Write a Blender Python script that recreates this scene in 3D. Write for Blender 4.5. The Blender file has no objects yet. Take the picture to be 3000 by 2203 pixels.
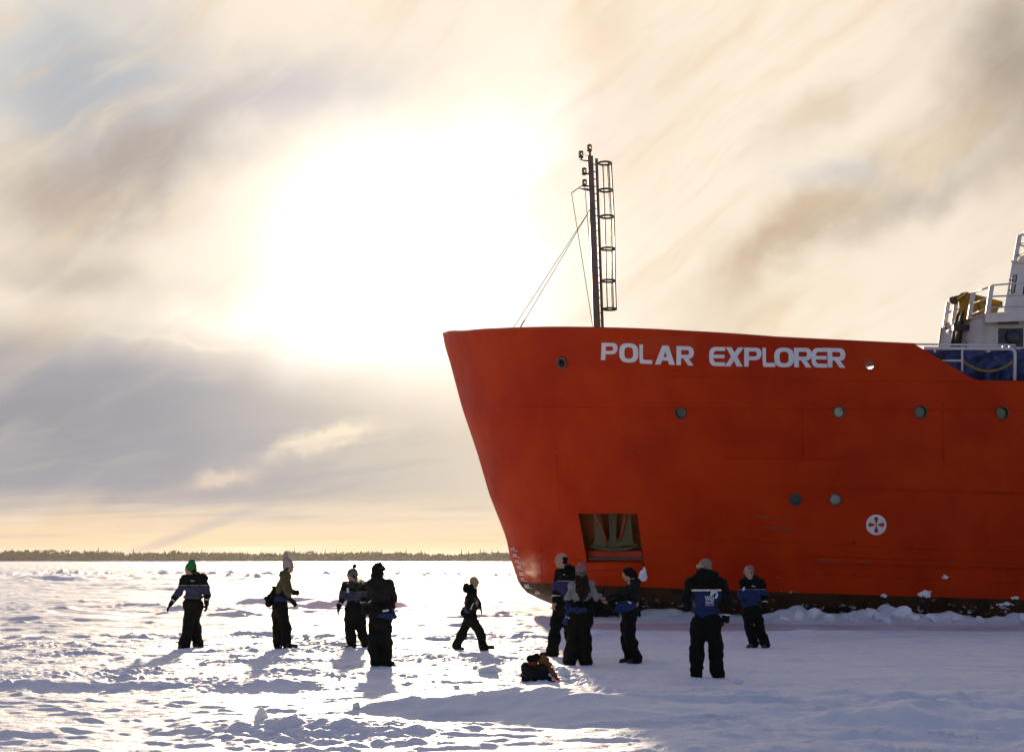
import bpy, bmesh, math, random
import numpy as np
from mathutils import Vector, Matrix

# ------------------------------------------------------------------ camera
SC = bpy.context.scene
COL = SC.collection
FPX = 4167.0                    # focal length in photograph pixels (50 mm on a 36 mm frame, 3000 px wide)
CAMH = 1.72
PITCH = math.atan(539.5 / FPX)
cam_d = bpy.data.cameras.new('camera')
cam_d.sensor_width = 36.0
cam_d.lens = 36.0 * FPX / 3000.0
cam_d.clip_start = 0.1
cam_d.clip_end = 20000
cam = bpy.data.objects.new('camera', cam_d)
COL.objects.link(cam)
cam.location = (0, 0, CAMH)
cam.rotation_euler = (math.pi / 2 + PITCH, 0, 0)
SC.camera = cam
CT, ST = math.cos(PITCH), math.sin(PITCH)

# ------------------------------------------------------------------ light and exposure
SUN_AZ, SUN_EL = -5.2, 12.5      # degrees; azimuth 0 is straight ahead (+Y), negative to the left
EXPOSURE = 0.80
SKY_STRENGTH = 0.06
vs = SC.view_settings
vs.view_transform = 'Standard'
vs.look = 'None'
vs.exposure = EXPOSURE
vs.gamma = 1.0
vs.use_curve_mapping = False
SC.cycles.max_bounces = 6
SC.cycles.diffuse_bounces = 3
SC.cycles.volume_bounces = 0
SC.cycles.use_denoising = True
try:
    SC.cycles.volume_step_rate = 4.0
except Exception:
    pass

saz, sel = math.radians(SUN_AZ), math.radians(SUN_EL)
SUN_DIR = Vector((math.sin(saz) * math.cos(sel), math.cos(saz) * math.cos(sel), math.sin(sel)))
sun_d = bpy.data.lights.new('sun', 'SUN')
sun_d.energy = 4.1
sun_d.angle = math.radians(1.0)
sun_d.color = (1.0, 0.79, 0.54)
sun = bpy.data.objects.new('sun', sun_d)
COL.objects.link(sun)
sun.rotation_euler = SUN_DIR.to_track_quat('Z', 'Y').to_euler()
sun.location = (-20, 100, 40)


# ------------------------------------------------------------------ node expressions
class E:
    """a float socket with arithmetic"""
    nt = None

    def __init__(self, s):
        self.s = s

    @staticmethod
    def m(op, *a, clamp=False):
        n = E.nt.nodes.new('ShaderNodeMath')
        n.operation = op
        n.use_clamp = clamp
        for i, v in enumerate(a):
            if isinstance(v, E):
                E.nt.links.new(v.s, n.inputs[i])
            else:
                n.inputs[i].default_value = float(v)
        return E(n.outputs[0])

    def __add__(s, o): return E.m('ADD', s, o)
    def __radd__(s, o): return E.m('ADD', o, s)
    def __sub__(s, o): return E.m('SUBTRACT', s, o)
    def __rsub__(s, o): return E.m('SUBTRACT', o, s)
    def __mul__(s, o): return E.m('MULTIPLY', s, o)
    def __rmul__(s, o): return E.m('MULTIPLY', o, s)
    def __truediv__(s, o): return E.m('DIVIDE', s, o)
    def __neg__(s): return E.m('MULTIPLY', s, -1.0)
    def clamp(s): return E.m('ADD', s, 0.0, clamp=True)
    def exp(s): return E.m('EXPONENT', s)


def sstep(lo, hi, v):
    n = E.nt.nodes.new('ShaderNodeMapRange')
    n.interpolation_type = 'SMOOTHSTEP'
    E.nt.links.new(v.s, n.inputs[0])
    for i, x in ((1, lo), (2, hi), (3, 0.0), (4, 1.0)):
        if isinstance(x, E):
            E.nt.links.new(x.s, n.inputs[i])
        else:
            n.inputs[i].default_value = x
    return E(n.outputs[0])


def comb(x, y, z):
    n = E.nt.nodes.new('ShaderNodeCombineXYZ')
    for i, v in enumerate((x, y, z)):
        if isinstance(v, E):
            E.nt.links.new(v.s, n.inputs[i])
        else:
            n.inputs[i].default_value = float(v)
    return n.outputs[0]


def noise(vec, scale, detail=4.0, rough=0.55, dist=0.0):
    n = E.nt.nodes.new('ShaderNodeTexNoise')
    if vec is not None:
        E.nt.links.new(vec, n.inputs['Vector'])
    n.inputs['Scale'].default_value = scale
    n.inputs['Detail'].default_value = detail
    n.inputs['Roughness'].default_value = rough
    n.inputs['Distortion'].default_value = dist
    return E(n.outputs['Fac'])


def mixc(a, b, f):
    n = E.nt.nodes.new('ShaderNodeMix')
    n.data_type = 'RGBA'
    n.clamp_factor = True
    for i, v in ((6, a), (7, b)):
        if isinstance(v, (tuple, list)):
            n.inputs[i].default_value = (*v[:3], 1.0)
        else:
            E.nt.links.new(v, n.inputs[i])
    if isinstance(f, E):
        E.nt.links.new(f.s, n.inputs[0])
    else:
        n.inputs[0].default_value = f
    return n.outputs[2]


def vop(op, a, b):
    n = E.nt.nodes.new('ShaderNodeVectorMath')
    n.operation = op
    for i, v in enumerate((a, b)):
        if v is None:
            continue
        if isinstance(v, E):
            E.nt.links.new(v.s, n.inputs[3] if op == 'SCALE' else n.inputs[i])
        elif isinstance(v, (tuple, list)):
            n.inputs[i].default_value = v
        elif isinstance(v, (int, float)):
            n.inputs[3].default_value = v
        else:
            E.nt.links.new(v, n.inputs[i])
    return n.outputs[0]


# ------------------------------------------------------------------ world: low sun behind thin cloud
world = bpy.data.worlds.new('World')
SC.world = world
world.use_nodes = True
E.nt = world.node_tree
E.nt.nodes.clear()
w_out = E.nt.nodes.new('ShaderNodeOutputWorld')
w_bg = E.nt.nodes.new('ShaderNodeBackground')
w_bg.inputs['Strength'].default_value = SKY_STRENGTH
E.nt.links.new(w_bg.outputs[0], w_out.inputs[0])
sky = E.nt.nodes.new('ShaderNodeTexSky')
sky.sky_type = 'NISHITA'
sky.sun_disc = False
sky.sun_elevation = sel
sky.sun_rotation = saz
sky.altitude = 0
sky.air_density = 1.0
sky.dust_density = 1.0
tc = E.nt.nodes.new('ShaderNodeTexCoord')
sep = E.nt.nodes.new('ShaderNodeSeparateXYZ')
E.nt.links.new(tc.outputs['Generated'], sep.inputs[0])
DX, DY, DZ = E(sep.outputs[0]), E(sep.outputs[1]), E(sep.outputs[2])
AZ = E.m('ARCTAN2', DX, DY) * 57.2958
EL = E.m('ARCSINE', DZ) * 57.2958
cosg = DX * SUN_DIR.x + DY * SUN_DIR.y + DZ * SUN_DIR.z
GAM = E.m('ARCCOSINE', E.m('MINIMUM', cosg, 0.99999)) * 57.2958      # degrees from the sun
# drifting warp so that no cloud edge is straight
dirv = tc.outputs['Generated']
wn1 = (noise(dirv, 7.0, 3.0) - 0.5)
wn2 = (noise(vop('ADD', dirv, (3.1, 1.7, 5.2)), 7.0, 3.0) - 0.5)
wf1 = (noise(dirv, 26.0, 4.0) - 0.5)
wf2 = (noise(vop('ADD', dirv, (7.1, 2.7, 1.2)), 26.0, 4.0) - 0.5)
A1 = AZ + wn1 * 7.0 + wf1 * 2.6
E1 = EL + wn2 * 4.0 + wf2 * 1.6


def blob(az, el, sa, se, tilt=0.0, A=None, L=None):
    """soft elliptical cloud patch at a direction of the sky"""
    A, L = A or A1, L or E1
    c, s = math.cos(math.radians(tilt)), math.sin(math.radians(tilt))
    da, de = A - az, L - el
    u = (da * c + de * s) / sa
    v = (de * c - da * s) / se
    return (-(u * u + v * v)).exp()


def streak(scale_u, scale_v, tilt, seed, detail=4.0, rough=0.55, warp=1.0):
    c, s = math.cos(math.radians(tilt)), math.sin(math.radians(tilt))
    a, e = AZ + wn1 * (4.0 * warp), EL + wn2 * (3.0 * warp)
    u = (a * c + e * s) * scale_u
    v = (e * c - a * s) * scale_v
    return noise(comb(u, v, seed), 1.0, detail, rough)


def S(r, g, b):
    """sRGB 0..255 -> linear"""
    f = lambda v: ((v / 255 + 0.055) / 1.055) ** 2.4 if v > 10 else v / 255 / 12.92
    return (f(r), f(g), f(b))


# thin overcast: cream near the sun, greyer away from it
near = sstep(72.0, 16.0, GAM)
cloud = mixc(S(66, 91, 164), S(254, 238, 216), near)
# cirrus streaks rising to the right
st1 = streak(0.075, 0.30, 38.0, 2.3, 5.0)
st2 = streak(0.05, 0.20, 33.0, 8.1, 4.0)
fall = sstep(3.0, 16.0, GAM)
cloud = mixc(cloud, S(232, 200, 158), sstep(0.48, 0.72, st1) * fall * 0.70)
cloud = mixc(cloud, S(255, 244, 226), sstep(0.50, 0.72, st2) * 0.55)
# individual cloud masses
for (az, el, sa, se, ti, rgb, k) in [
    (-17.5, 18.0, 4.5, 4.0, 10, (174, 184, 196), 0.80),    # blue gap, upper left
    (-10.0, 18.6, 5.5, 1.5, 14, (202, 196, 196), 0.85),    # grey roll
    (-15.3, 15.6, 3.6, 1.5, 38, (178, 166, 158), 0.85),    # brownish scud
    (-18.5, 13.6, 3.2, 1.6, 10, (186, 170, 158), 0.70),
    (-18.0, 10.8, 4.0, 1.0, 0, (200, 188, 176), 0.75),
    (3.0, 17.5, 4.0, 2.0, 30, (238, 220, 204), 0.55),
    (12.0, 12.6, 5.8, 1.0, 36, (208, 184, 156), 0.85),     # tan streak right of the mast
    (16.5, 14.2, 3.8, 0.7, 24, (196, 184, 172), 0.75),
    (13.6, 14.8, 1.6, 0.7, 5, (206, 205, 204), 0.6),
    (20.0, 18.5, 2.4, 3.2, 30, (168, 156, 144), 0.80),     # dark corner, upper right
    (13.2, 17.5, 2.6, 0.8, 40, (222, 202, 178), 0.6),
    (8.5, 8.8, 4.0, 0.5, 22, (236, 216, 190), 0.7),
]:
    cloud = mixc(cloud, S(*rgb), (blob(az, el, sa, se, ti) * k * 1.15).clamp())
fine = streak(0.20, 0.75, 30.0, 5.5, 6.0, 0.6)
cloud = mixc(cloud, S(205, 188, 172), sstep(0.56, 0.80, fine) * sstep(6.0, 20.0, GAM) * 0.35)

# the sun's light spread in the thin cloud
glow_s = (-(GAM * GAM) / 9.0).exp() * 1.3 + (-(GAM * GAM) / 40.0).exp() * 0.10
glow_s = glow_s + blob(-4.2, 13.0, 2.1, 7.2, -42) * 0.55 + blob(-0.4, 10.6, 3.8, 2.6, -20) * 0.36
glow_s = glow_s + blob(-8.6, 10.4, 4.2, 0.9, 12) * 0.24 + blob(2.5, 14.5, 4.0, 3.0, 30) * 0.07
# wisps drawn across the bright part as well
wisp = streak(0.13, 0.70, 34.0, 14.0, 7.0, 0.58)
wisp2 = streak(0.22, 0.75, 42.0, 17.0, 6.0, 0.56)
cloud = mixc(cloud, S(216, 186, 150), sstep(0.46, 0.84, wisp) * sstep(4.0, 12.0, GAM) * 0.30)
cloud = mixc(cloud, S(255, 243, 222), sstep(0.46, 0.80, wisp2) * sstep(40.0, 10.0, GAM) * 0.35)
cloud = vop('ADD', cloud, vop('SCALE', (0.92, 0.90, 0.98), glow_s))
cloud = mixc(cloud, S(240, 216, 184), sstep(0.48, 0.80, wisp) * sstep(3.5, 9.0, GAM) * sstep(24.0, 12.0, GAM) * 0.45)
soft = (-(GAM * GAM) / 34.0).exp()

# the grey bank low over the horizon
hs = streak(0.045, 0.9, 3.0, 1.0, 5.0, warp=0.15)
bank_top = 9.3 + (noise(comb(AZ * 0.10, 4.0, 0.0), 1.0, 4.0) - 0.5) * 1.6 - sstep(-14.0, 2.0, AZ) * 2.6
bank = sstep(bank_top + 0.9 + soft * 1.2, bank_top - 2.4 - soft * 2.6, E1 * 0.30 + EL * 0.70)
bank = bank * sstep(1.1, 2.6, E1 * 0.2 + EL * 0.8 + (hs - 0.5) * 2.4)
bank_col = mixc(S(158, 158, 168), S(220, 206, 186), sstep(-17.0, 0.5, AZ + (EL - 6.0) * 0.5))
bank_col = mixc(bank_col, S(146, 144, 154), blob(-18.5, 5.0, 6.0, 2.0, 0) * 0.8)
beam = streak(0.10, 0.55, 33.0, 11.0, 2.0)
bank_col = mixc(bank_col, S(208, 198, 188), sstep(0.48, 0.72, beam) * 0.40)
bank_col = mixc(bank_col, S(255, 236, 208), (blob(-7.3, 4.75, 1.9, 0.42, 14, AZ + wf1 * 2.5, EL + wf2 * 1.8) * 1.5).clamp() * 0.85)
bank_col = mixc(bank_col, S(236, 212, 190), (blob(-11.6, 3.4, 1.3, 0.3, 6, AZ + wf1 * 2.5, EL + wf2 * 1.8) * 1.3).clamp() * 0.7)
bank_col = mixc(bank_col, S(240, 222, 198), (blob(-12.0, 8.5, 4.2, 0.16, -3, AZ + wf1 * 3, EL + wf2 * 2.0)).clamp() * 0.8)
lay = streak(0.09, 0.75, 9.0, 41.0, 7.0, 0.62, warp=0.35)
bank_col = mixc(bank_col, S(226, 208, 188), sstep(0.52, 0.74, lay) * 0.28)
bank_col = mixc(bank_col, S(146, 148, 160), sstep(0.50, 0.30, lay) * 0.35)
bank_k = 0.93 - sstep(-4.0, 6.0, AZ) * 0.45 * sstep(60.0, 30.0, GAM)
cloud = mixc(cloud, bank_col, bank * bank_k)

# glowing strip of clear air along the horizon, with thin lines of cloud
hz = sstep(3.0, 0.6, EL + (hs - 0.5) * 1.6)
hz_col = mixc(S(214, 196, 184), S(250, 216, 172), ((-(GAM * GAM) / 900.0)).exp())
thin = streak(0.075, 2.2, 1.5, 21.0, 6.0, 0.6, warp=0.06)
hz_col = mixc(hz_col, S(186, 172, 170), sstep(0.50, 0.66, thin) * sstep(0.5, 1.4, EL) * 0.75)
hz_col = mixc(hz_col, S(255, 240, 214), sstep(0.55, 0.70, streak(0.06, 1.9, 1.0, 33.0, 5.0, 0.6, warp=0.06)) * 0.6)
ray = sstep(0.9, 0.1, E.m('ABSOLUTE', (AZ + 11.3) - (EL - 1.6) * 2.6)) * sstep(3.2, 1.8, EL)
hz_col = mixc(hz_col, S(180, 170, 172), ray * 0.55)
cloud = mixc(cloud, hz_col, hz)
# a little of the glow also reaches through the bank
cloud = vop('ADD', cloud, vop('SCALE', (1.0, 0.90, 0.80), (-(GAM * GAM) / 45.0).exp() * 0.14))

# cloud cover thins out away from the sun, where the clear sky shows
cover = 1.0 - sstep(35.0, 110.0, GAM) * (0.35 + 0.45 * sstep(0.40, 0.62, noise(dirv, 3.0, 5.0)))
inv = 1.0 / (SKY_STRENGTH * 2.0 ** EXPOSURE)
cloud = vop('SCALE', cloud, inv)
final = mixc(sky.outputs[0], cloud, cover)
E.nt.links.new(final, w_bg.inputs['Color'])

# ------------------------------------------------------------------ helpers
RND = random.Random(7)


def at(px, py, y):
    """the point at depth y (metres ahead) seen at photograph pixel (px, py)"""
    dx, dz = px - 1500.0, 1101.5 - py
    d = Vector((dx, FPX * CT - dz * ST, FPX * ST + dz * CT))
    k = y / d.y
    return Vector((d.x * k, y, CAMH + d.z * k))


def tag(o, label=None, cat=None, group=None, kind=None):
    if label: o['label'] = label
    if cat: o['category'] = cat
    if group: o['group'] = group
    if kind: o['kind'] = kind
    return o


def empty(name, loc=(0, 0, 0)):
    o = bpy.data.objects.new(name, None)
    o.empty_display_size = 0.3
    COL.objects.link(o)
    o.location = loc
    return o


def world_t(o):
    t = Vector(o.location)
    if o.parent is not None:
        t += world_t(o.parent) + o.matrix_parent_inverse.translation
    return t


def adopt(o, parent):
    """parent without moving (all our things carry translations only)"""
    o.parent = parent
    o.matrix_parent_inverse = Matrix.Translation(-world_t(parent))
    return o


def mesh_obj(name, verts, faces, mat=None, parent=None, smooth=False, mats=None, mat_idx=None, local=False):
    me = bpy.data.meshes.new(name)
    me.from_pydata([tuple(v) for v in verts], [], [tuple(f) for f in faces])
    for m in (mats or ([mat] if mat else [])):
        me.materials.append(m)
    if mat_idx is not None:
        me.polygons.foreach_set('material_index', np.asarray(mat_idx, dtype=np.int32))
    if smooth:
        me.polygons.foreach_set('use_smooth', np.ones(len(me.polygons), dtype=bool))
    me.update()
    o = bpy.data.objects.new(name, me)
    COL.objects.link(o)
    if parent is not None:
        if local:
            o.parent = parent
        else:
            adopt(o, parent)
    return o


class MB:
    """collects shapes of ONE piece"""

    def __init__(self):
        self.v, self.f = [], []

    def add(self, vs, fs):
        o = len(self.v)
        self.v += [Vector(p) for p in vs]
        self.f += [tuple(i + o for i in f) for f in fs]
        return self

    def box(self, c, s, rot=None):
        c = Vector(c)
        hx, hy, hz = s[0] / 2, s[1] / 2, s[2] / 2
        ps = [Vector((x, y, z)) for z in (-hz, hz) for y in (-hy, hy) for x in (-hx, hx)]
        if rot is not None:
            ps = [rot @ p for p in ps]
        return self.add([p + c for p in ps], [(0, 2, 3, 1), (4, 5, 7, 6), (0, 1, 5, 4), (2, 6, 7, 3), (0, 4, 6, 2), (1, 3, 7, 5)])

    def hexa(self, p):
        """8 corners: bottom ring 0-3, top ring 4-7"""
        return self.add(p, [(3, 2, 1, 0), (4, 5, 6, 7), (0, 1, 5, 4), (1, 2, 6, 5), (2, 3, 7, 6), (3, 0, 4, 7)])

    def tube(self, pts, r, n=8, caps=True, r1=None):
        pts = [Vector(p) for p in pts]
        rings, prev = [], None
        m = len(pts)
        for i, p in enumerate(pts):
            d = (pts[min(i + 1, m - 1)] - pts[max(i - 1, 0)]).normalized()
            if prev is None:
                a = Vector((0, 0, 1)) if abs(d.z) < 0.9 else Vector((1, 0, 0))
                u = d.cross(a).normalized()
            else:
                u = (prev - d * prev.dot(d)).normalized()
            prev = u
            w = d.cross(u)
            rr = r if r1 is None else r + (r1 - r) * i / (m - 1)
            rings.append([p + (u * math.cos(t) + w * math.sin(t)) * rr for t in (2 * math.pi * k / n for k in range(n))])
        vs = [p for ring in rings for p in ring]
        fs = [(i * n + k, i * n + (k + 1) % n, (i + 1) * n + (k + 1) % n, (i + 1) * n + k) for i in range(m - 1) for k in range(n)]
        if caps:
            fs += [tuple(range(n))[::-1], tuple((m - 1) * n + k for k in range(n))]
        return self.add(vs, fs)

    def lathe(self, base, axis, prof, n=16):
        """profile [(distance along axis, radius)]"""
        base, d = Vector(base), Vector(axis).normalized()
        a = Vector((0, 0, 1)) if abs(d.z) < 0.9 else Vector((1, 0, 0))
        u = d.cross(a).normalized()
        w = d.cross(u)
        vs = [base + d * h + (u * math.cos(2 * math.pi * k / n) + w * math.sin(2 * math.pi * k / n)) * r for h, r in prof for k in range(n)]
        m = len(prof)
        fs = [(i * n + k, i * n + (k + 1) % n, (i + 1) * n + (k + 1) % n, (i + 1) * n + k) for i in range(m - 1) for k in range(n)]
        fs += [tuple(range(n))[::-1], tuple((m - 1) * n + k for k in range(n))]
        return self.add(vs, fs)

    def ring(self, c, axis, R, r, n=24, k=8):
        c, d = Vector(c), Vector(axis).normalized()
        a = Vector((0, 0, 1)) if abs(d.z) < 0.9 else Vector((1, 0, 0))
        u = d.cross(a).normalized()
        w = d.cross(u)
        vs, fs = [], []
        for i in range(n):
            t = 2 * math.pi * i / n
            q = u * math.cos(t) + w * math.sin(t)
            for j in range(k):
                s = 2 * math.pi * j / k
                vs.append(c + q * (R + r * math.cos(s)) + d * (r * math.sin(s)))
        for i in range(n):
            for j in range(k):
                fs.append((i * k + j, ((i + 1) % n) * k + j, ((i + 1) % n) * k + (j + 1) % k, i * k + (j + 1) % k))
        return self.add(vs, fs)

    def build(self, name, mat, parent=None, smooth=False):
        return mesh_obj(name, self.v, self.f, mat, parent, smooth)


MATS = {}


def mat(name, col, rough=0.6, metal=0.0, var=0.0, vscale=8.0, bump=0.0, bscale=40.0, spec=0.5, col2=None, coat=0.0, sheen=0.0):
    if name in MATS:
        return MATS[name]
    m = bpy.data.materials.new(name)
    m.use_nodes = True
    nt = m.node_tree
    E.nt = nt
    b = nt.nodes['Principled BSDF']
    b.inputs['Roughness'].default_value = rough
    b.inputs['Metallic'].default_value = metal
    b.inputs['Specular IOR Level'].default_value = spec
    b.inputs['Coat Weight'].default_value = coat
    b.inputs['Sheen Weight'].default_value = sheen
    b.inputs['Base Color'].default_value = (*col, 1)
    t = nt.nodes.new('ShaderNodeTexCoord')
    if var > 0 or col2:
        c2 = col2 or tuple(c * (1 - var) for c in col)
        f = noise(t.outputs['Object'], vscale, 6.0, 0.6)
        nt.links.new(mixc(col, c2, sstep(0.35, 0.68, f)), b.inputs['Base Color'])
    if bump > 0:
        bn = nt.nodes.new('ShaderNodeBump')
        bn.inputs['Strength'].default_value = 1.0
        bn.inputs['Distance'].default_value = bump
        nt.links.new(noise(t.outputs['Object'], bscale, 4.0, 0.6).s, bn.inputs['Height'])
        nt.links.new(bn.outputs[0], b.inputs['Normal'])
    MATS[name] = m
    return m


# ------------------------------------------------------------------ numpy noise
def _hash(ix, iy, seed):
    h = (ix.astype(np.int64) * 374761393 + iy.astype(np.int64) * 668265263 + seed * 974711) & 0xFFFFFFFF
    h = ((h ^ (h >> 13)) * 1274126177) & 0xFFFFFFFF
    return (h ^ (h >> 16)) & 0xFFFF


def pn(x, y, seed=0):
    """gradient noise, about -1..1"""
    x = np.asarray(x, dtype=np.float64)
    y = np.asarray(y, dtype=np.float64)
    x0, y0 = np.floor(x), np.floor(y)
    fx, fy = x - x0, y - y0
    u = fx * fx * fx * (fx * (fx * 6 - 15) + 10)
    v = fy * fy * fy * (fy * (fy * 6 - 15) + 10)

    def g(dx, dy):
        a = _hash(x0 + dx, y0 + dy, seed) * (2 * math.pi / 65536.0)
        return np.cos(a) * (fx - dx) + np.sin(a) * (fy - dy)
    n0 = g(0, 0) * (1 - u) + g(1, 0) * u
    n1 = g(0, 1) * (1 - u) + g(1, 1) * u
    return (n0 * (1 - v) + n1 * v) * 1.5


def ss(a, b, x):
    t = np.clip((x - a) / (b - a), 0, 1)
    return t * t * (3 - 2 * t)


# ------------------------------------------------------------------ snow field
_rl = random.Random(77)
LENSES = [(-11.2, -6.6, 55.0, 0.34, 0.55), (-8.4, -3.6, 51.0, 0.32, 0.6), (-10.6, -7.4, 60.0, 0.26, 0.6)]
for _ in range(46):
    _x, _y, _w = _rl.uniform(-42, 16), _rl.uniform(37, 130), _rl.uniform(1.2, 3.6)
    if abs(_x) < 5 and _y < 60:
        continue
    LENSES.append((_x - _w, _x + _w, _y, _rl.uniform(0.07, 0.17) * (0.7 + _y / 160), _rl.uniform(0.4, 0.8)))


def ground_z(x, y):
    """height of the snow at (x, y) in metres"""
    x = np.asarray(x, dtype=np.float64)
    y = np.asarray(y, dtype=np.float64)
    wx = x + 0.8 * pn(x / 3.1, y / 2.3, 31)
    wy = y + 0.5 * pn(x / 2.7, y / 2.9, 32)
    z = 0.05 * pn(x / 11.0, y / 7.0, 1) + 0.025 * pn(x / 4.2, y / 2.1, 2)
    # ---- wind crust in the open field: long low ridges lying across the view, steeper on the near side
    far = ss(29.0, 36.0, y + 1.6 * pn(x / 3.0, y / 3.0, 40))

    def ridge(sx, sy, seed, th, lean):
        h0 = np.clip((1 - np.abs(pn(wx / sx, wy / sy, seed)) - th) / (1 - th), 0, 1)
        return np.clip((1 - np.abs(pn(wx / sx, (wy + lean * h0) / sy, seed)) - th) / (1 - th), 0, 1)
    patch = 0.35 + 0.65 * ss(-0.35, 0.25, pn(x / 12.0, y / 9.0, 5))
    z += far * (0.3 + 0.7 * patch) * (0.09 * ridge(5.5, 2.4, 3, 0.62, 0.75) + 0.060 * ridge(2.6, 1.1, 4, 0.62, 0.40) + 0.035 * ridge(1.3, 0.6, 34, 0.64, 0.22) * ss(90.0, 50.0, y))
    big = ss(55.0, 100.0, y)
    z += big * (0.3 + 0.7 * patch) * (0.11 * ridge(13.0, 8.0, 6, 0.62, 2.0) + 0.11 * ridge(5.0, 4.5, 26, 0.62, 1.5))
    # smooth lens-shaped drifts out in the field
    for (xa, xb, yc, h, dn) in LENSES:
        m = (y > yc - 6) & (y < yc + 14) & (x > xa - 4) & (x < xb + 4)
        if m.any():
            xm, ym = x[m], y[m]
            w = np.sin(np.pi * np.clip((xm - xa) / (xb - xa), 0, 1)) ** 0.8
            d = ym - yc - 0.5 * np.sin((xm - xa) * 0.5)
            z[m] += h * w * np.where(d > 0, np.exp(-(d / 3.4) ** 2), np.exp(-(d / dn) ** 2))
    # belt of ice rubble far out
    belt = np.exp(-((y - 150 - 14 * pn(x / 40.0, 0.3, 7)) / 26.0) ** 2)
    rub = np.clip(pn(x / 1.6, y / 3.0, 8) + 0.6 * pn(x / 0.8, y / 1.6, 9), 0, 1.2)
    z += belt * 0.62 * rub * ss(-0.2, 0.3, pn(x / 14.0, y / 18.0, 10))
    belt2 = np.exp(-((y - 310) / 60.0) ** 2)
    z += belt2 * 0.8 * np.clip(pn(x / 2.5, y / 8.0, 11) - 0.25, 0, 1)
    # ---- trodden snow where the people walk
    edge = 1.2 * pn(x / 2.0, y / 2.0, 41)
    tr = ss(17.8, 19.4, y + edge) * ss(34.5, 31.5, y + edge)
    shade_side = ss(1.0, 5.0, x - (y - 20) * 0.02)       # smoother, packed snow beside the ship
    lump = (0.030 * np.clip(pn(x / 0.42, y / 0.36, 12), -0.4, 1) + 0.030 * np.abs(pn(x / 0.20, y / 0.17, 13)) + 0.030 * np.abs(pn(x / 0.11, y / 0.11, 23))
            + 0.045 * np.clip(pn(x / 1.1, y / 0.8, 14), -0.3, 1) + 0.060 * np.clip(pn(x / 0.30, y / 0.26, 24) - 0.42, 0, 1))
    clump = 0.55 + 0.9 * ss(-0.1, 0.5, pn(x / 2.6, y / 1.5, 25))
    z += tr * (1 - 0.30 * shade_side) * lump * clump * 1.0
    prt = np.clip(pn(x / 0.42, y / 0.55, 15) - 0.30, 0, 0.5)
    z -= tr * (1 - 0.5 * shade_side) * 0.10 * prt
    # pushed-up rim along the far edge of the trodden strip
    z += (1 - shade_side) * 0.10 * np.exp(-((y + edge - 32.3) / 0.7) ** 2) * np.clip(0.4 + pn(x / 0.7, y / 0.7, 27), 0, 1.2)
    # ---- foreground drifts
    nr = ss(19.6, 17.8, y + edge)
    s1 = 1 - np.abs(pn(wx / 1.9, wy / 0.85, 16))
    s2 = 1 - np.abs(pn(wx / 0.8, wy / 0.42, 17))
    z += nr * (0.065 * np.clip(s1 - 0.66, 0, 1) + 0.060 * np.clip(s2 - 0.66, 0, 1) + 0.012 * np.abs(pn(x / 0.22, y / 0.13, 28)))
    z += nr * 0.05 * np.clip(pn(x / 0.5, y / 0.33, 18) - 0.28, 0, 1)

    def drift(xa, xb, yc, h, up, dn, slope=0.0, amp=0.3, seed=0):
        """a drift with a gentle back and a steep face to the viewer"""
        cy = yc + slope * (x - xa) + amp * pn(x / 1.1, 0.7, seed)
        m = ss(xa - 0.9, xa + 0.5, x) * ss(xb + 1.6, xb - 0.4, x)
        d = y - cy
        prof = np.where(d > 0, np.exp(-(d / up) ** 2), np.exp(-(d / dn) ** 2))
        return h * m * prof
    z += drift(-1.5, 0.7, 16.4, 0.21, 1.5, 0.40, -0.16, 0.25, 50)
    z += drift(-8.0, -2.9, 19.2, 0.095, 1.0, 0.28, 0.03, 0.16, 51)
    z += drift(-3.2, -1.6, 14.3, 0.09, 0.9, 0.28, 0.10, 0.25, 52)
    z += drift(0.0, 4.6, 15.6, 0.14, 1.2, 0.34, -0.05, 0.3, 53)
    z += drift(-7.4, -4.9, 14.0, 0.09, 1.0, 0.32, 0.10, 0.25, 54)
    sr = nr * ss(0.5, 2.5, x)
    z += sr * (0.10 * ridge(2.2, 0.9, 36, 0.55, 0.35) + 0.05 * ridge(0.9, 0.45, 37, 0.55, 0.2))
    # broken crust in the very foreground
    br = np.exp(-((x + 1.9) / 1.2) ** 2 - ((y - 14.1) / 0.7) ** 2)
    z += br * 0.10 * (np.abs(pn(x / 0.33, y / 0.22, 19)) + 0.6 * np.clip(pn(x / 0.13, y / 0.10, 29), -.3, .6))
    # ---- flattened strip beside the hull
    flat = ss(33.8, 35.2, y) * ss(41.0, 39.4, y) * ss(0.2, 1.6, x)
    z = z * (1 - flat)
    return z


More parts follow.
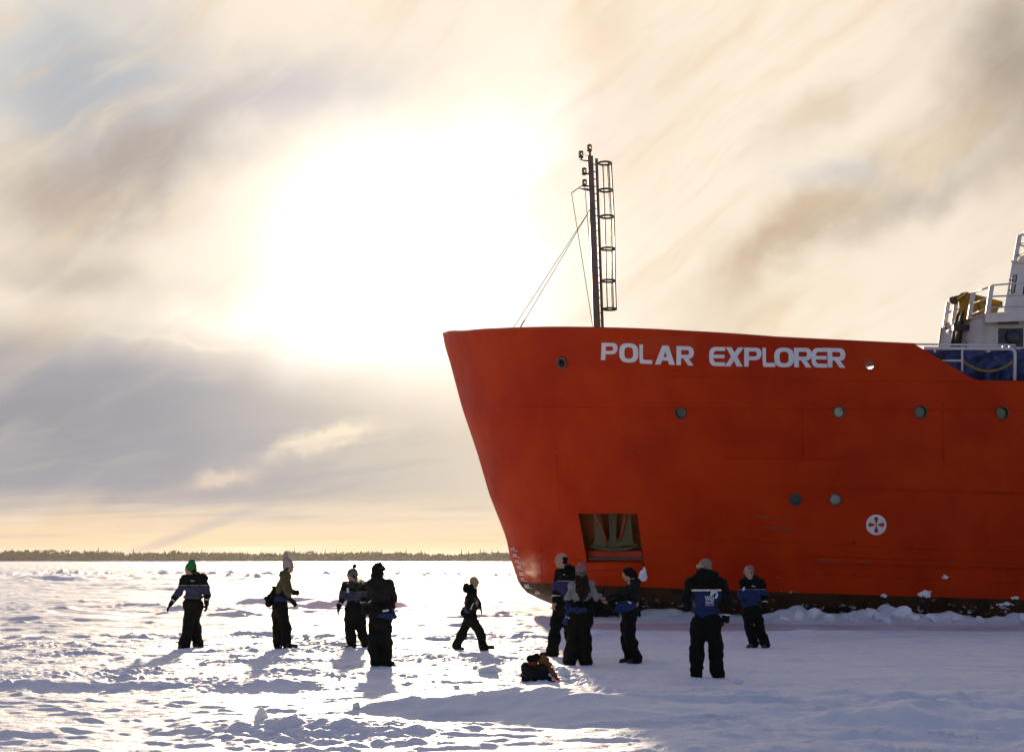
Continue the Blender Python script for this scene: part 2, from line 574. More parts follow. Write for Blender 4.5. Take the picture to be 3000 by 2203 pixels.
def build_ground():
    us = np.concatenate([np.linspace(-0.62, -0.45, 40)[:-1], np.linspace(-0.45, 0.45, 590), np.linspace(0.45, 0.62, 40)[1:]])
    rows = [4.0]
    while rows[-1] < 2600:
        y = rows[-1]
        rows.append(y * (1.010 if y < 11.5 else 1.0024 if y < 17.5 else 1.0019 if y < 34 else 1.0036 if y < 60 else 1.0055 if y < 260 else 1.018))
    ys = np.array(rows)
    U, Y = np.meshgrid(us, ys)
    X = U * Y
    Z = ground_z(X, Y)
    fade = ss(0.62, 0.56, np.abs(U)) * ss(4.0, 6.0, Y) * ss(2600, 1500, Y)
    Z = Z * fade
    ny, nx = X.shape
    verts = np.stack([X, Y, Z], -1).reshape(-1, 3)
    idx = np.arange(ny * nx).reshape(ny, nx)
    quads = np.stack([idx[:-1, :-1], idx[:-1, 1:], idx[1:, 1:], idx[1:, :-1]], -1).reshape(-1, 4)
    # the rest of the sheet: flat, coarse
    a, b = -0.62, 0.62
    B = 9000.0
    yn, yf = 4.0, ys[-1]
    ex = [(a * yn, yn), (b * yn, yn), (b * yf, yf), (a * yf, yf),
          (-B, -B), (B, -B), (B, B), (-B, B), (-B, yn), (B, yn), (-B, yf), (B, yf)]
    base = len(verts)
    ev = np.array([(x, y, 0.0) for x, y in ex])
    ef = [(4, 5, 9, 1, 0, 8), (9, 11, 2, 1), (8, 0, 3, 10), (10, 3, 2, 11, 6, 7)]
    me = bpy.data.meshes.new('snow_field')
    allv = np.concatenate([verts, ev])
    nq = len(quads)
    loops = np.concatenate([quads.reshape(-1), np.concatenate([np.array(f) + base for f in ef])])
    starts = np.concatenate([np.arange(nq) * 4, nq * 4 + np.cumsum([0] + [len(f) for f in ef[:-1]])])
    me.vertices.add(len(allv))
    me.vertices.foreach_set('co', allv.reshape(-1))
    me.loops.add(len(loops))
    me.loops.foreach_set('vertex_index', loops.astype(np.int32))
    me.polygons.add(len(starts))
    me.polygons.foreach_set('loop_start', starts.astype(np.int32))
    me.update(calc_edges=True)
    me.validate()
    me.polygons.foreach_set('use_smooth', np.ones(len(me.polygons), dtype=bool))
    o = bpy.data.objects.new('snow_field', me)
    COL.objects.link(o)
    me.materials.append(snow_mat())
    tag(o, 'wind-packed snow on the sea ice with trodden patches and low drifts', 'snow', kind='structure')
    return o


def snow_mat():
    if 'snow' in MATS:
        return MATS['snow']
    m = bpy.data.materials.new('snow')
    m.use_nodes = True
    nt = m.node_tree
    E.nt = nt
    b = nt.nodes['Principled BSDF']
    g = nt.nodes.new('ShaderNodeNewGeometry')
    pos = g.outputs['Position']
    f = noise(pos, 0.9, 5.0, 0.6)
    col = mixc((0.88, 0.885, 0.90), (0.81, 0.83, 0.88), sstep(0.35, 0.7, f))
    # wind-scoured, icier streaks lying across the view
    f2 = noise(vop('MULTIPLY', pos, (0.22, 0.9, 0.3)), 1.5, 5.0, 0.62)
    col = mixc(col, (0.66, 0.70, 0.79), sstep(0.50, 0.68, f2) * 0.85)
    f3 = noise(vop('MULTIPLY', pos, (0.7, 1.6, 1.0)), 4.5, 4.0, 0.65)
    col = mixc(col, (0.72, 0.75, 0.82), sstep(0.52, 0.70, f3) * 0.6)
    nt.links.new(col, b.inputs['Base Color'])
    b.inputs['Roughness'].default_value = 0.55
    b.inputs['Specular IOR Level'].default_value = 0.22
    b.inputs['Subsurface Weight'].default_value = 0.0
    h = noise(pos, 26.0, 4.0, 0.7) * 0.6 + noise(vop('MULTIPLY', pos, (0.5, 1.4, 1.0)), 6.0, 3.0, 0.6)
    bn = nt.nodes.new('ShaderNodeBump')
    bn.inputs['Strength'].default_value = 0.8
    bn.inputs['Distance'].default_value = 0.04
    nt.links.new(h.s, bn.inputs['Height'])
    nt.links.new(bn.outputs[0], b.inputs['Normal'])
    MATS['snow'] = m
    return m


build_ground()


def gz(x, y):
    return float(ground_z(np.array([x]), np.array([y]))[0])


# ------------------------------------------------------------------ far shore
def spruce_geo(vs, fs, x, y, h, r, rnd, tiers=4, n=6, z0=0.0):
    """stacked drooping skirts with ragged rims, on a thin stem"""
    o = len(vs)
    vs += [(x - 0.12, y, z0), (x + 0.12, y, z0), (x, y + 0.12, z0), (x, y, z0 + h * 0.4)]
    fs += [(o, o + 1, o + 3), (o + 1, o + 2, o + 3), (o + 2, o, o + 3)]
    for t in range(tiers):
        a = t / tiers
        zb = z0 + h * (0.10 + 0.78 * a)
        zt = z0 + h * (0.10 + 0.78 * a + 0.30) if t < tiers - 1 else z0 + h
        rr = r * (1 - 0.82 * a)
        o = len(vs)
        vs.append((x, y, zt))
        ph = rnd.random() * 6.3
        for k in range(n):
            q = ph + 6.2832 * k / n
            q2 = rr * rnd.uniform(0.55, 1.2)
            vs.append((x + math.cos(q) * q2, y + math.sin(q) * q2, zb + rnd.uniform(-0.04, 0.05) * h))
        fs += [(o, o + 1 + k, o + 1 + (k + 1) % n) for k in range(n)]


def birch_geo(vs, fs, x, y, h, rnd, z0=0.0):
    """bare deciduous tree: stem and a loose fan of twig sprays"""
    o = len(vs)
    vs += [(x - 0.14, y, z0), (x + 0.14, y, z0), (x, y + 0.14, z0), (x, y, z0 + h)]
    fs += [(o, o + 1, o + 3), (o + 1, o + 2, o + 3), (o + 2, o, o + 3)]
    for k in range(20):
        zc = z0 + h * rnd.uniform(0.22, 0.92)
        w = h * 0.17 * (1.25 - zc / (z0 + h + 0.01)) + 0.5
        cx, cy = x + rnd.uniform(-1, 1) * w * 1.5, y + rnd.uniform(-1, 1) * w
        o = len(vs)
        s = rnd.uniform(1.0, 2.3)
        vs += [(cx - s * rnd.random(), cy, zc - s * 0.7), (cx + s * rnd.random(), cy + rnd.uniform(-s, s), zc - s * 0.2), (cx + rnd.uniform(-.5, .5) * s, cy, zc + s * rnd.uniform(0.5, 1.3))]
        fs.append((o, o + 1, o + 2))


M_FOREST = mat('forest_twigs', (0.062, 0.033, 0.018), 0.95, var=0.4, vscale=0.03, spec=0.1)
M_SPRUCE = mat('spruce_needles', (0.030, 0.036, 0.024), 0.95, var=0.3, vscale=0.4, spec=0.1)


def shore_h(x):
    return 12.0 + 2.2 * float(pn(np.array([x / 17.0]), np.array([1.5]), 62)[0]) + 4.2 * float(ss(-250, -760, np.array([x]))[0]) + 1.6 * float(pn(np.array([x / 90.0]), np.array([0.5]), 61)[0])


rf = random.Random(21)
vs_, fs_ = [], []
for i in range(7600):
    x = rf.uniform(-1250, 900)
    y = rf.uniform(1790, 1880)
    h = shore_h(x) * rf.uniform(0.50, 1.0)
    if rf.random() < 0.45:
        spruce_geo(vs_, fs_, x, y, h, rf.uniform(1.3, 2.2), rf, 3, 5)
    else:
        birch_geo(vs_, fs_, x, y, h, rf)
forest = mesh_obj('far_forest', vs_, fs_, M_FOREST)
tag(forest, 'hazy brown wood along the far shore of the frozen sea', 'forest', kind='stuff')
# low snowy shore the wood stands on
vs_, fs_ = [], []
for i, x in enumerate(np.linspace(-2600, 2600, 120)):
    hh = 1.1 + 0.5 * float(pn(np.array([x / 40.0]), np.array([3.0]), 5)[0])
    vs_ += [(x, 1775, -0.3), (x, 1790, hh), (x, 2590, hh + 3.0)]
    if i:
        o = 3 * (i - 1)
        fs_ += [(o, o + 3, o + 4, o + 1), (o + 1, o + 4, o + 5, o + 2)]
tag(mesh_obj('far_shore', vs_, fs_, snow_mat()), 'low snowy bank under the far wood', 'shore', kind='structure')
# single spruces that stand above the wood: x in the photograph
peaks = [(390, 17.5), (862, 17.0), (590, 16.0), (287, 18.5), (985, 15.0), (952, 15.2), (1119, 16.0), (1189, 16.2), (1103, 14.5), (1233, 15.4),
         (1352, 15.6), (1407, 16.2), (1418, 15.4), (1459, 15.8), (1440, 14.6), (1372, 14.2)]
for i, (px, h) in enumerate(peaks):
    y = 1786.0
    x = (px - 1500) / FPX * y * CT
    t = empty('spruce_tree', (x, y, 0.6))
    v1, f1 = [], []
    rr = random.Random(100 + i)
    spruce_geo(v1, f1, 0, 0, h, rr.uniform(1.5, 2.1), rr, 7, 8)
    mesh_obj('crown', v1[4:], [tuple(k - 4 for k in f) for f in f1[3:]], M_SPRUCE, t, local=True)
    mb = MB().tube([(0, 0, -0.6), (0, 0, h * 0.9)], 0.22, 6, r1=0.05)
    mesh_obj('trunk', mb.v, mb.f, M_FOREST, t, local=True)
    order = sorted(p for p, _ in peaks).index(px) + 1
    ords = ['first', 'second', 'third', 'fourth', 'fifth', 'sixth', 'seventh', 'eighth', 'ninth', 'tenth', 'eleventh', 'twelfth', 'thirteenth', 'fourteenth', 'fifteenth', 'sixteenth']
    tag(t, f'dark spruce tip rising above the far wood, {ords[order - 1]} from the left', 'tree', 'spruces rising above the far wood')

# ------------------------------------------------------------------ the ship
YC = 46.0                        # depth of the ship's centre line
ZB = -1.3


def zpx(py, y=YC):
    return at(1500, py, y).z


# stem profile: photograph pixels on the centre plane
stem_px = [(1290, 900), (1298, 981), (1302, 1009), (1318, 1061), (1354, 1196), (1369, 1240), (1400, 1333), (1433, 1447), (1460, 1516), (1483, 1576), (1495, 1634), (1519, 1706), (1538, 1732), (1556, 1744), (1585, 1756), (1616, 1770)]
_sp = [at(px, py, YC) for px, py in stem_px]
_sz = np.array([p.z for p in _sp][::-1] )
_sx = np.array([p.x for p in _sp][::-1])
_sz = np.concatenate([[-2.0, -1.0, 0.0], _sz])
_sx = np.concatenate([[9.0, 5.6, 2.3], _sx])


def stem_x(z):
    return np.interp(z, _sz, _sx)


def smax(a, lo):
    return np.maximum(a, lo)


def half_b(x, z):
    """half breadth of the hull"""
    k = np.clip(z / 9.0, -0.15, 1.05)
    L = 13.5 - 5.0 * k
    B = 6.9 + 0.3 * k
    t = np.clip((x - stem_x(z)) / L, 0.0, 1.0)
    b = B * (1 - (1 - t) ** 2.2) ** 0.66
    # the stern closes far outside the picture
    u = np.clip((x - 46.0) / 22.0, 0.0, 1.0)
    return b * (1 - 0.45 * u * u)


def hull_y(x, z):
    return YC - half_b(x, z)


def on_hull(px, py, off=0.0):
    """the point of the near side of the hull seen at photograph pixel (px, py), moved off along the normal"""
    y = 40.0
    for _ in range(40):
        p = at(px, py, y)
        y = 0.5 * y + 0.5 * float(hull_y(p.x, p.z))
    p = at(px, py, y)
    if off:
        p = p + hull_n(p.x, p.z) * off
    return p


def hull_n(x, z):
    e = 0.03
    dx = float(hull_y(x + e, z) - hull_y(x - e, z)) / (2 * e)
    dz = float(hull_y(x, z + e) - hull_y(x, z - e)) / (2 * e)
    n = Vector((dx, -1.0, dz))
    return n.normalized()


# upper edge of the bulwark from photograph pixels
top_px = [(1298, 981), (1360, 973), (1467, 965), (1560, 962), (1640, 961), (1773, 963), (2016, 973), (2273, 990), (2496, 1001), (2682, 1010), (2857, 1114), (3000, 1116)]


def _edge_point(px, py):
    p = on_hull(px, py)
    return p


_te = [_edge_point(px, py) for px, py in top_px]
_te[0] = at(1298, 981, YC)
_tx = np.array([p.x for p in _te] + [70.0])
_tz = np.array([p.z for p in _te] + [_te[-1].z - 0.6])


def ztop(x):
    return np.interp(x, _tx, _tz)


# paint line
_wa, _wb = on_hull(1640, 1709), on_hull(2990, 1756)
WL1 = (_wb.z - _wa.z) / (_wb.x - _wa.x)
WL0 = _wa.z - WL1 * _wa.x


def hull_material():
    m = bpy.data.materials.new('hull_paint')
    m.use_nodes = True
    nt = m.node_tree
    E.nt = nt
    b = nt.nodes['Principled BSDF']
    g = nt.nodes.new('ShaderNodeNewGeometry')
    pos = g.outputs['Position']
    s = nt.nodes.new('ShaderNodeSeparateXYZ')
    nt.links.new(pos, s.inputs[0])
    X, Z = E(s.outputs[0]), E(s.outputs[2])
    # sun-faded red-orange topside paint, patched by roller
    f1 = noise(pos, 0.55, 5.0, 0.6)
    f2 = noise(vop('MULTIPLY', pos, (2.2, 1.0, 0.35)), 1.4, 6.0, 0.65)
    col = mixc((0.50, 0.034, 0.0012), (0.40, 0.019, 0.0010), sstep(0.35, 0.7, f1))
    col = mixc(col, (0.52, 0.055, 0.008), sstep(0.56, 0.8, f2) * 0.5)
    # patches rolled on around the name
    def rect(x0, x1, z0, z1, soft=0.10):
        nz = (noise(pos, 3.0, 3.0) - 0.5) * 0.3
        return sstep(x0 - soft, x0 + soft, X + nz) * sstep(x1 + soft, x1 - soft, X + nz) * sstep(z0 - soft, z0 + soft, Z + nz) * sstep(z1 + soft, z1 - soft, Z + nz)
    pa, pb = on_hull(1700, 1085), on_hull(2510, 985)
    pc, pd = on_hull(1760, 1075), on_hull(2035, 985)
    col = mixc(col, (0.42, 0.022, 0.003), rect(pa.x, pb.x, pa.z, pb.z) * 0.65)
    col = mixc(col, (0.50, 0.058, 0.020), rect(pc.x, pd.x, pc.z + 0.2, pd.z, 0.05) * 0.45)
    # rust weeping
    run = noise(vop('MULTIPLY', pos, (4.0, 1.0, 0.18)), 3.0, 5.0, 0.7)
    col = mixc(col, (0.20, 0.055, 0.020), sstep(0.66, 0.80, run) * 0.5)
    # scraped bare by ice: short horizontal marks low on the side
    scr = noise(vop('MULTIPLY', pos, (0.6, 1.0, 7.0)), 2.4, 6.0, 0.75)
    col = mixc(col, (0.10, 0.06, 0.04), sstep(0.70, 0.78, scr) * sstep(4.0, 2.4, Z) * 0.8)
    # dark boot topping below the paint line
    wl = X * WL1 + WL0 + (noise(pos, 5.0, 3.0) - 0.5) * 0.03
    boot = sstep(wl + 0.012, wl - 0.012, Z)
    bt = mixc((0.060, 0.028, 0.012), (0.030, 0.015, 0.008), sstep(0.4, 0.65, noise(pos, 2.0, 5.0)))
    bt = mixc(bt, (0.11, 0.035, 0.018), sstep(0.60, 0.75, noise(vop('MULTIPLY', pos, (0.7, 1, 4.0)), 2.2, 6.0, 0.7)) * 0.6)
    col = mixc(col, bt, boot)
    # rime and frozen spray caught along the lower plating
    fr = noise(vop('MULTIPLY', pos, (1.0, 1.0, 2.6)), 1.7, 7.0, 0.7)
    frm = sstep(0.64, 0.72, fr) * sstep(1.5, 0.85, Z) * sstep(0.5, 0.62, noise(pos, 0.35, 2.0))
    fr2 = noise(vop('MULTIPLY', pos, (1.0, 1.0, 1.6)), 3.4, 6.0, 0.7)
    frm = (frm + sstep(0.57, 0.66, fr2) * sstep(0.75, 0.35, Z) * sstep(2.0, 3.5, X)).clamp()
    col = mixc(col, (0.80, 0.82, 0.86), frm * 0.85)
    nt.links.new(col, b.inputs['Base Color'])
    b.inputs['Roughness'].default_value = 0.48
    rr = mixc((0.42, 0.42, 0.42), (0.62, 0.62, 0.62), sstep(0.3, 0.7, f2))
    nt.links.new(rr, b.inputs['Roughness'])
    b.inputs['Specular IOR Level'].default_value = 0.08
    # plating pressed in between the frames
    vor = noise(vop('MULTIPLY', pos, (1.0, 0.5, 0.9)), 1.3, 2.0, 0.5)
    fb = noise(pos, 22.0, 4.0, 0.65)
    fr_x = E.m('SINE', X * 8.9)
    bn = nt.nodes.new('ShaderNodeBump')
    bn.inputs['Strength'].default_value = 0.7
    bn.inputs['Distance'].default_value = 0.03
    nt.links.new((vor * 1.5 + fb * 0.07 + frm * 0.5 + fr_x * 0.10 + E.m('SINE', Z * 4.6) * 0.06).s, bn.inputs['Height'])
    nt.links.new(bn.outputs[0], b.inputs['Normal'])
    MATS['hull_paint'] = m
    return m


M_HULL = hull_material()
M_RED = mat('red_paint', (0.46, 0.030, 0.004), 0.5, var=0.35, vscale=2.0, spec=0.35)
M_PALE = mat('white_lettering', (0.72, 0.73, 0.78), 0.5, var=0.12, vscale=3.0)
M_WHITE = mat('white_enamel', (0.70, 0.70, 0.74), 0.6, var=0.16, vscale=1.5, bump=0.004, bscale=3, spec=0.2)
M_STEEL = mat('mast_paint', (0.155, 0.115, 0.095), 0.55, var=0.35, vscale=3.0)
M_DARKSTEEL = mat('dark_steel', (0.055, 0.045, 0.036), 0.5, var=0.3, vscale=6.0)
M_ANCHOR = mat('anchor_green', (0.062, 0.078, 0.026), 0.7, var=0.5, vscale=5.0, col2=(0.085, 0.060, 0.022), bump=0.006, bscale=18)
M_RUST = mat('rusty_pocket', (0.42, 0.095, 0.018), 0.8, col2=(0.26, 0.075, 0.016), vscale=3.0, bump=0.004, bscale=20)
M_BLACK = mat('black_rubber', (0.012, 0.012, 0.013), 0.5)
M_GLASS_D = mat('dark_port_glass', (0.020, 0.035, 0.035), 0.12, spec=0.8)
M_GLASS_L = mat('curtained_port_glass', (0.38, 0.40, 0.38), 0.25, var=0.45, vscale=5.0, spec=0.7)
M_RIM = mat('porthole_frame', (0.13, 0.055, 0.030), 0.5, metal=0.2)
M_DECK = mat('deck_green', (0.05, 0.07, 0.05), 0.8, var=0.3)

ship = empty('icebreaker_ship', (7.0, YC, 0.0))
tag(ship, 'large red icebreaker ship with dark waterline, bow frozen into the snow-covered sea', 'ship')

# ---- hull grid: a = metres aft of the stem, v = 0..1 from keel to bulwark edge
NA, NV = 112, 50
A_ = np.concatenate([[0, 0.03, 0.07, 0.13, 0.21, 0.31], np.linspace(0.45, 16.5, NA), np.linspace(17.5, 66, 22)])
V_ = np.linspace(0, 1, NV)
AA, VV = np.meshgrid(A_, V_)
ZZ = ZB + (9.0 - ZB) * VV
for _ in range(12):
    XX = stem_x(ZZ) + AA
    ZZ = ZB + (ztop(XX) - ZB) * VV
XX = stem_x(ZZ) + AA
YY = hull_y(XX, ZZ)
GH = np.stack([XX, YY, ZZ], -1)


def block_for(center, poly):
    """grid block that a hole's outline (list of world points) needs"""
    ai, vi = [], []
    for p in poly:
        d = (GH[:, :, 0] - p.x) ** 2 + (GH[:, :, 2] - p.z) ** 2
        j, i = np.unravel_index(np.argmin(d), d.shape)
        ai.append(i)
        vi.append(j)
    return min(ai) - 1, max(ai) + 1, min(vi) - 1, max(vi) + 1


holes = []


def hole_circle(px, py, r, n=28):
    c = on_hull(px, py)
    nn = hull_n(c.x, c.z)
    u = Vector((0, 0, 1)).cross(nn).normalized()
    w = nn.cross(u)
    pts = []
    for k in range(n):
        t = 2 * math.pi * k / n
        q = c + (u * math.cos(t) + w * math.sin(t)) * r
        q.y = float(hull_y(q.x, q.z))
        pts.append(q)
    holes.append((c, pts))
    return c, nn, pts


PORTS = [(1994, 1210, 16.5, 'd'), (2458, 1207, 16.5, 'l'), (2697, 1207, 18, 'd'), (2936, 1210, 18, 'd'), (2330, 1463, 17, 'd'), (2447, 1463, 17, 'l')]
port_info = []
for px, py, rp, kind in PORTS:
    c = on_hull(px, py)
    port_info.append((*hole_circle(px, py, rp * c.y / FPX), rp * c.y / FPX, kind))
fair_info = []
for px, py, rp in [(1647, 1063, 13.5), (2548, 1070, 14.5)]:
    c = on_hull(px, py)
    fair_info.append((*hole_circle(px, py, rp * c.y / FPX), rp * c.y / FPX))
# anchor pocket outline, clockwise from the upper left
pk = [(1694, 1504), (1867, 1504), (1889, 1667), (1723, 1667)]
pk_pts = []
for k in range(4):
    a, b = pk[k], pk[(k + 1) % 4]
    for t in np.linspace(0, 1, 9)[:-1]:
        pk_pts.append(on_hull(a[0] + (b[0] - a[0]) * t, a[1] + (b[1] - a[1]) * t))
pk_c = sum(pk_pts, Vector()) / len(pk_pts)
holes.append((pk_c, pk_pts))

nv_, na_ = GH.shape[:2]
hv = [Vector(p) for p in GH.reshape(-1, 3)]
dead = np.zeros((nv_ - 1, na_ - 1), dtype=bool)
hf = []
for c, pts in holes:
    i0, i1, j0, j1 = block_for(c, pts)
    dead[j0:j1, i0:i1] = True
    ringi = [(j0, i) for i in range(i0, i1)] + [(j, i1) for j in range(j0, j1)] + [(j1, i) for i in range(i1, i0, -1)] + [(j, i0) for j in range(j1, j0, -1)]
    outer = [j * na_ + i for j, i in ringi]
    inner = list(range(len(hv), len(hv) + len(pts)))
    hv += pts
    ang = lambda p: math.atan2(p.z - c.z, p.x - c.x)
    # both loops sorted by angle, then zipped with triangles
    outer.sort(key=lambda k: ang(hv[k]))
    inner.sort(key=lambda k: ang(hv[k]))
    no, ni = len(outer), len(inner)
    ao = [ang(hv[k]) for k in outer] + [ang(hv[outer[0]]) + 2 * math.pi]
    an = [ang(hv[k]) for k in inner] + [ang(hv[inner[0]]) + 2 * math.pi]
    a = b = 0
    while a < no or b < ni:
        if b >= ni or (a < no and ao[a + 1] < an[b + 1]):
            hf.append((outer[a % no], outer[(a + 1) % no], inner[b % ni]))
            a += 1
        else:
            hf.append((outer[a % no], inner[(b + 1) % ni], inner[b % ni]))
            b += 1
for j in range(nv_ - 1):
    for i in range(na_ - 1):
        if not dead[j, i]:
            hf.append((j * na_ + i, j * na_ + i + 1, (j + 1) * na_ + i + 1, (j + 1) * na_ + i))
# far side, mirrored, and the transom
off = len(hv)
hv += [Vector((x, 2 * YC - y, z)) for x, y, z in GH.reshape(-1, 3)]
for j in range(nv_ - 1):
    for i in range(na_ - 1):
        k = off + j * na_ + i
        hf.append((k, k + na_, k + na_ + 1, k + 1))
e = na_ - 1
for j in range(nv_ - 1):
    hf.append((j * na_ + e, off + j * na_ + e, off + (j + 1) * na_ + e, (j + 1) * na_ + e))
hull = mesh_obj('hull', hv, hf, M_HULL, ship, smooth=True)

# inner face of the bulwark, cap rail, deck
dk_v, dk_f = [], []
nx_ = 60
xs_ = np.concatenate([np.linspace(-1.2, 13.2, 46), np.linspace(13.8, 66, 16)])
for i, x in enumerate(xs_):
    zt = float(ztop(x))
    zd = min(zt - 1.05, 7.0) if x < 12.6 else zt - 0.12
    hb = max(float(half_b(x, zd)) - 0.06, 0.02)
    dk_v += [(x, YC - hb, zd), (x, YC + hb, zd)]
    if i:
        o = 2 * (i - 1)
        dk_f.append((o, o + 2, o + 3, o + 1))
mesh_obj('deck', dk_v, dk_f, M_DECK, ship)
cap = MB()
for sgn in (-1, 1):
    pts = []
    for x in np.linspace(float(_te[0].x) + 0.02, float(_te[-3].x), 60):
        zt = float(ztop(x))
        hb = float(half_b(x, zt))
        pts.append((x, YC + sgn * (hb - 0.03), zt + 0.012))
    cap.tube(pts, 0.038, 6)
cap.build('cap_rail', M_RED, ship, True)
# inner bulwark plating with the breadth of the plate
for sgn in (-1, 1):
    b_v, b_f = [], []
    xs2 = np.linspace(-0.9, float(_te[-2].x), 60)
    for i, x in enumerate(xs2):
        zt = float(ztop(x))
        for k in range(5):
            z = zt - 0.02 - k * 0.27
            hb = max(float(half_b(x, z)) - 0.05, 0.0)
            b_v.append((x, YC + sgn * hb, z))
        if i:
            for k in range(4):
                o = 5 * (i - 1) + k
                # leave the fairlead open
                cx, cz = xs2[i] - (xs2[1] - xs2[0]) / 2, zt - 0.02 - (k + 0.5) * 0.27
                if sgn < 0 and any(math.hypot(cx - fi[0].x, cz - fi[0].z) < 0.30 for fi in fair_info):
                    continue
                b_f.append((o, o + 5, o + 6, o + 1))
    mesh_obj('bulwark_lining', b_v, b_f, M_RED, ship)

# ---- portholes: frame ring, recessed sleeve, glass
for c, nn, pts, r, kind in port_info:
    pr = MB().ring(c + nn * 0.012, nn, r * 1.0, 0.022, 28, 8).build('porthole', M_RIM, ship, True)
    MB().lathe(c + nn * 0.0, -nn, [(0.0, r * 1.02), (0.075, r * 1.02), (0.075, r * 0.98), (0.0, r * 0.98)], 28).f and None
    sl_v = list(pts) + [p - nn * 0.09 for p in pts]
    n = len(pts)
    mesh_obj('sleeve', sl_v, [(k, (k + 1) % n, n + (k + 1) % n, n + k) for k in range(n)], M_RIM, pr, True)
    gv = [c - nn * 0.055] + [c - nn * 0.06 + (p - c) * 1.0 for p in pts]
    mesh_obj('glass', gv, [(0, 1 + k, 1 + (k + 1) % n) for k in range(n)], M_GLASS_D if kind == 'd' else M_GLASS_L, pr)
    tag(pr, 'round porthole with dark glass' if kind == 'd' else 'round porthole with pale curtained glass')
# ---- fairleads: open pipes through the bulwark with a thick lip
for q, (c, nn, pts, r) in enumerate(fair_info):
    fo = MB().ring(c + nn * 0.01, nn, r * 1.12, 0.045, 28, 10).build('fairlead', M_RED if q else M_RIM, ship, True)
    n = len(pts)
    sl_v = list(pts) + [p - nn * 0.85 for p in pts]
    mesh_obj('pipe', sl_v, [(k, (k + 1) % n, n + (k + 1) % n, n + k) for k in range(n)], M_DARKSTEEL, fo, True)
    if q == 0:
        mb = MB()
        for s in (-0.33, 0.33):
            mb.tube([c - nn * 0.1 + Vector((s * r, 0, -r)), c - nn * 0.1 + Vector((s * r, 0, r))], 0.012, 6)
            mb.tube([c - nn * 0.1 + Vector((-r, 0, s * r)), c - nn * 0.1 + Vector((r, 0, s * r))], 0.012, 6)
        mb.build('grid', M_DARKSTEEL, fo)
        tag(mesh_obj('grid_plate', [c - nn * 0.2 + (p - c) * 1.0 for p in pts], [tuple(range(n))], M_GLASS_D, fo), None)

# ---- anchor pocket
n = len(pk_pts)
IN = Vector((0.18, 1.05, 0.10))
pv = list(pk_pts) + [p + IN * 0.62 for p in pk_pts]
pocket = mesh_obj('anchor_pocket', pv, [(k, (k + 1) % n, n + (k + 1) % n, n + k) for k in range(n)] + [tuple(range(n, 2 * n))], M_RUST, ship)


def hp(px, py, d=0.0):
    """point d metres behind the pocket's mouth plane"""
    p = on_hull(px, py)
    return p + Vector((0, d, 0))


# rolled sill at the foot of the opening, plate above it, dark slot
MB().tube([hp(1722, 1658, 0.10), hp(1890, 1658, 0.10)], 0.155, 16).build('sill_roll', M_HULL, pocket, True)
MB().hexa([hp(1716, 1631, 0.22), hp(1884, 1634, 0.22), hp(1884, 1634, 0.75), hp(1716, 1631, 0.75),
           hp(1716, 1613, 0.30), hp(1881, 1613, 0.30), hp(1881, 1613, 0.80), hp(1716, 1613, 0.80)]).build('sill_plate', M_RED, pocket)
MB().hexa([hp(1722, 1640, 0.10), hp(1886, 1641, 0.10), hp(1886, 1641, 0.4), hp(1722, 1640, 0.4),
           hp(1722, 1633, 0.10), hp(1885, 1634, 0.10), hp(1885, 1634, 0.4), hp(1722, 1633, 0.4)]).build('sill_slot', M_DARKSTEEL, pocket)
# stockless anchor hanging in the pocket
anchor = MB()
anchor.hexa([hp(1773, 1608, .25), hp(1822, 1609, .25), hp(1822, 1609, .7), hp(1773, 1608, .7), hp(1776, 1575, .30), hp(1815, 1575, .30), hp(1815, 1575, .7), hp(1776, 1575, .7)])
anc = anchor.build('anchor', M_ANCHOR, ship)
for lab, prof in (('fluke', [(1742, 1505), (1756, 1505), (1780, 1578), (1776, 1600), (1738, 1596), (1744, 1585)]),
                  ('fluke', [(1831, 1505), (1848, 1505), (1857, 1590), (1872, 1594), (1815, 1600), (1817, 1578)])):
    fr = [hp(x, y, 0.22) for x, y in prof]
    bk = [hp(x, y, 0.42) for x, y in prof]
    k = len(prof)
    mesh_obj(lab, fr + bk, [tuple(range(k)), tuple(range(2 * k - 1, k - 1, -1))] + [(i, (i + 1) % k, k + (i + 1) % k, k + i) for i in range(k)], M_ANCHOR, anc)
MB().hexa([hp(1790, 1588, .20), hp(1806, 1588, .20), hp(1806, 1588, .5), hp(1790, 1588, .5), hp(1784, 1500, .55), hp(1812, 1500, .55), hp(1812, 1500, .85), hp(1784, 1500, .85)]).build('shank', M_ANCHOR, anc)
MB().tube([hp(1733, 1597, .26), hp(1765, 1606, .22), hp(1800, 1610, .2), hp(1840, 1607, .22), hp(1873, 1596, .26)], 0.055, 8).build('crown_bar', M_ANCHOR, anc, True)
for p0, p1 in (((1748, 1506), (1779, 1584)), ((1838, 1506), (1817, 1584))):
    MB().tube([hp(*p0, .20), hp(*p1, .18)], 0.03, 6).build('fluke_edge', M_RED, anc, True)

# ---- weld seams and rubbing strakes


def seam(name, pxs, r=0.010, m=None, off=0.0):
    pts = []
    for (a, b) in zip(pxs[:-1], pxs[1:]):
        k = max(2, int(abs(b[0] - a[0]) / 45) + 1)
        for t in np.linspace(0, 1, k + 1)[:-1]:
            pts.append(on_hull(a[0] + (b[0] - a[0]) * t, a[1] + (b[1] - a[1]) * t, off))
    pts.append(on_hull(*pxs[-1], off))
    return MB().tube(pts, r, 6).build(name, m or M_HULL, ship, True)


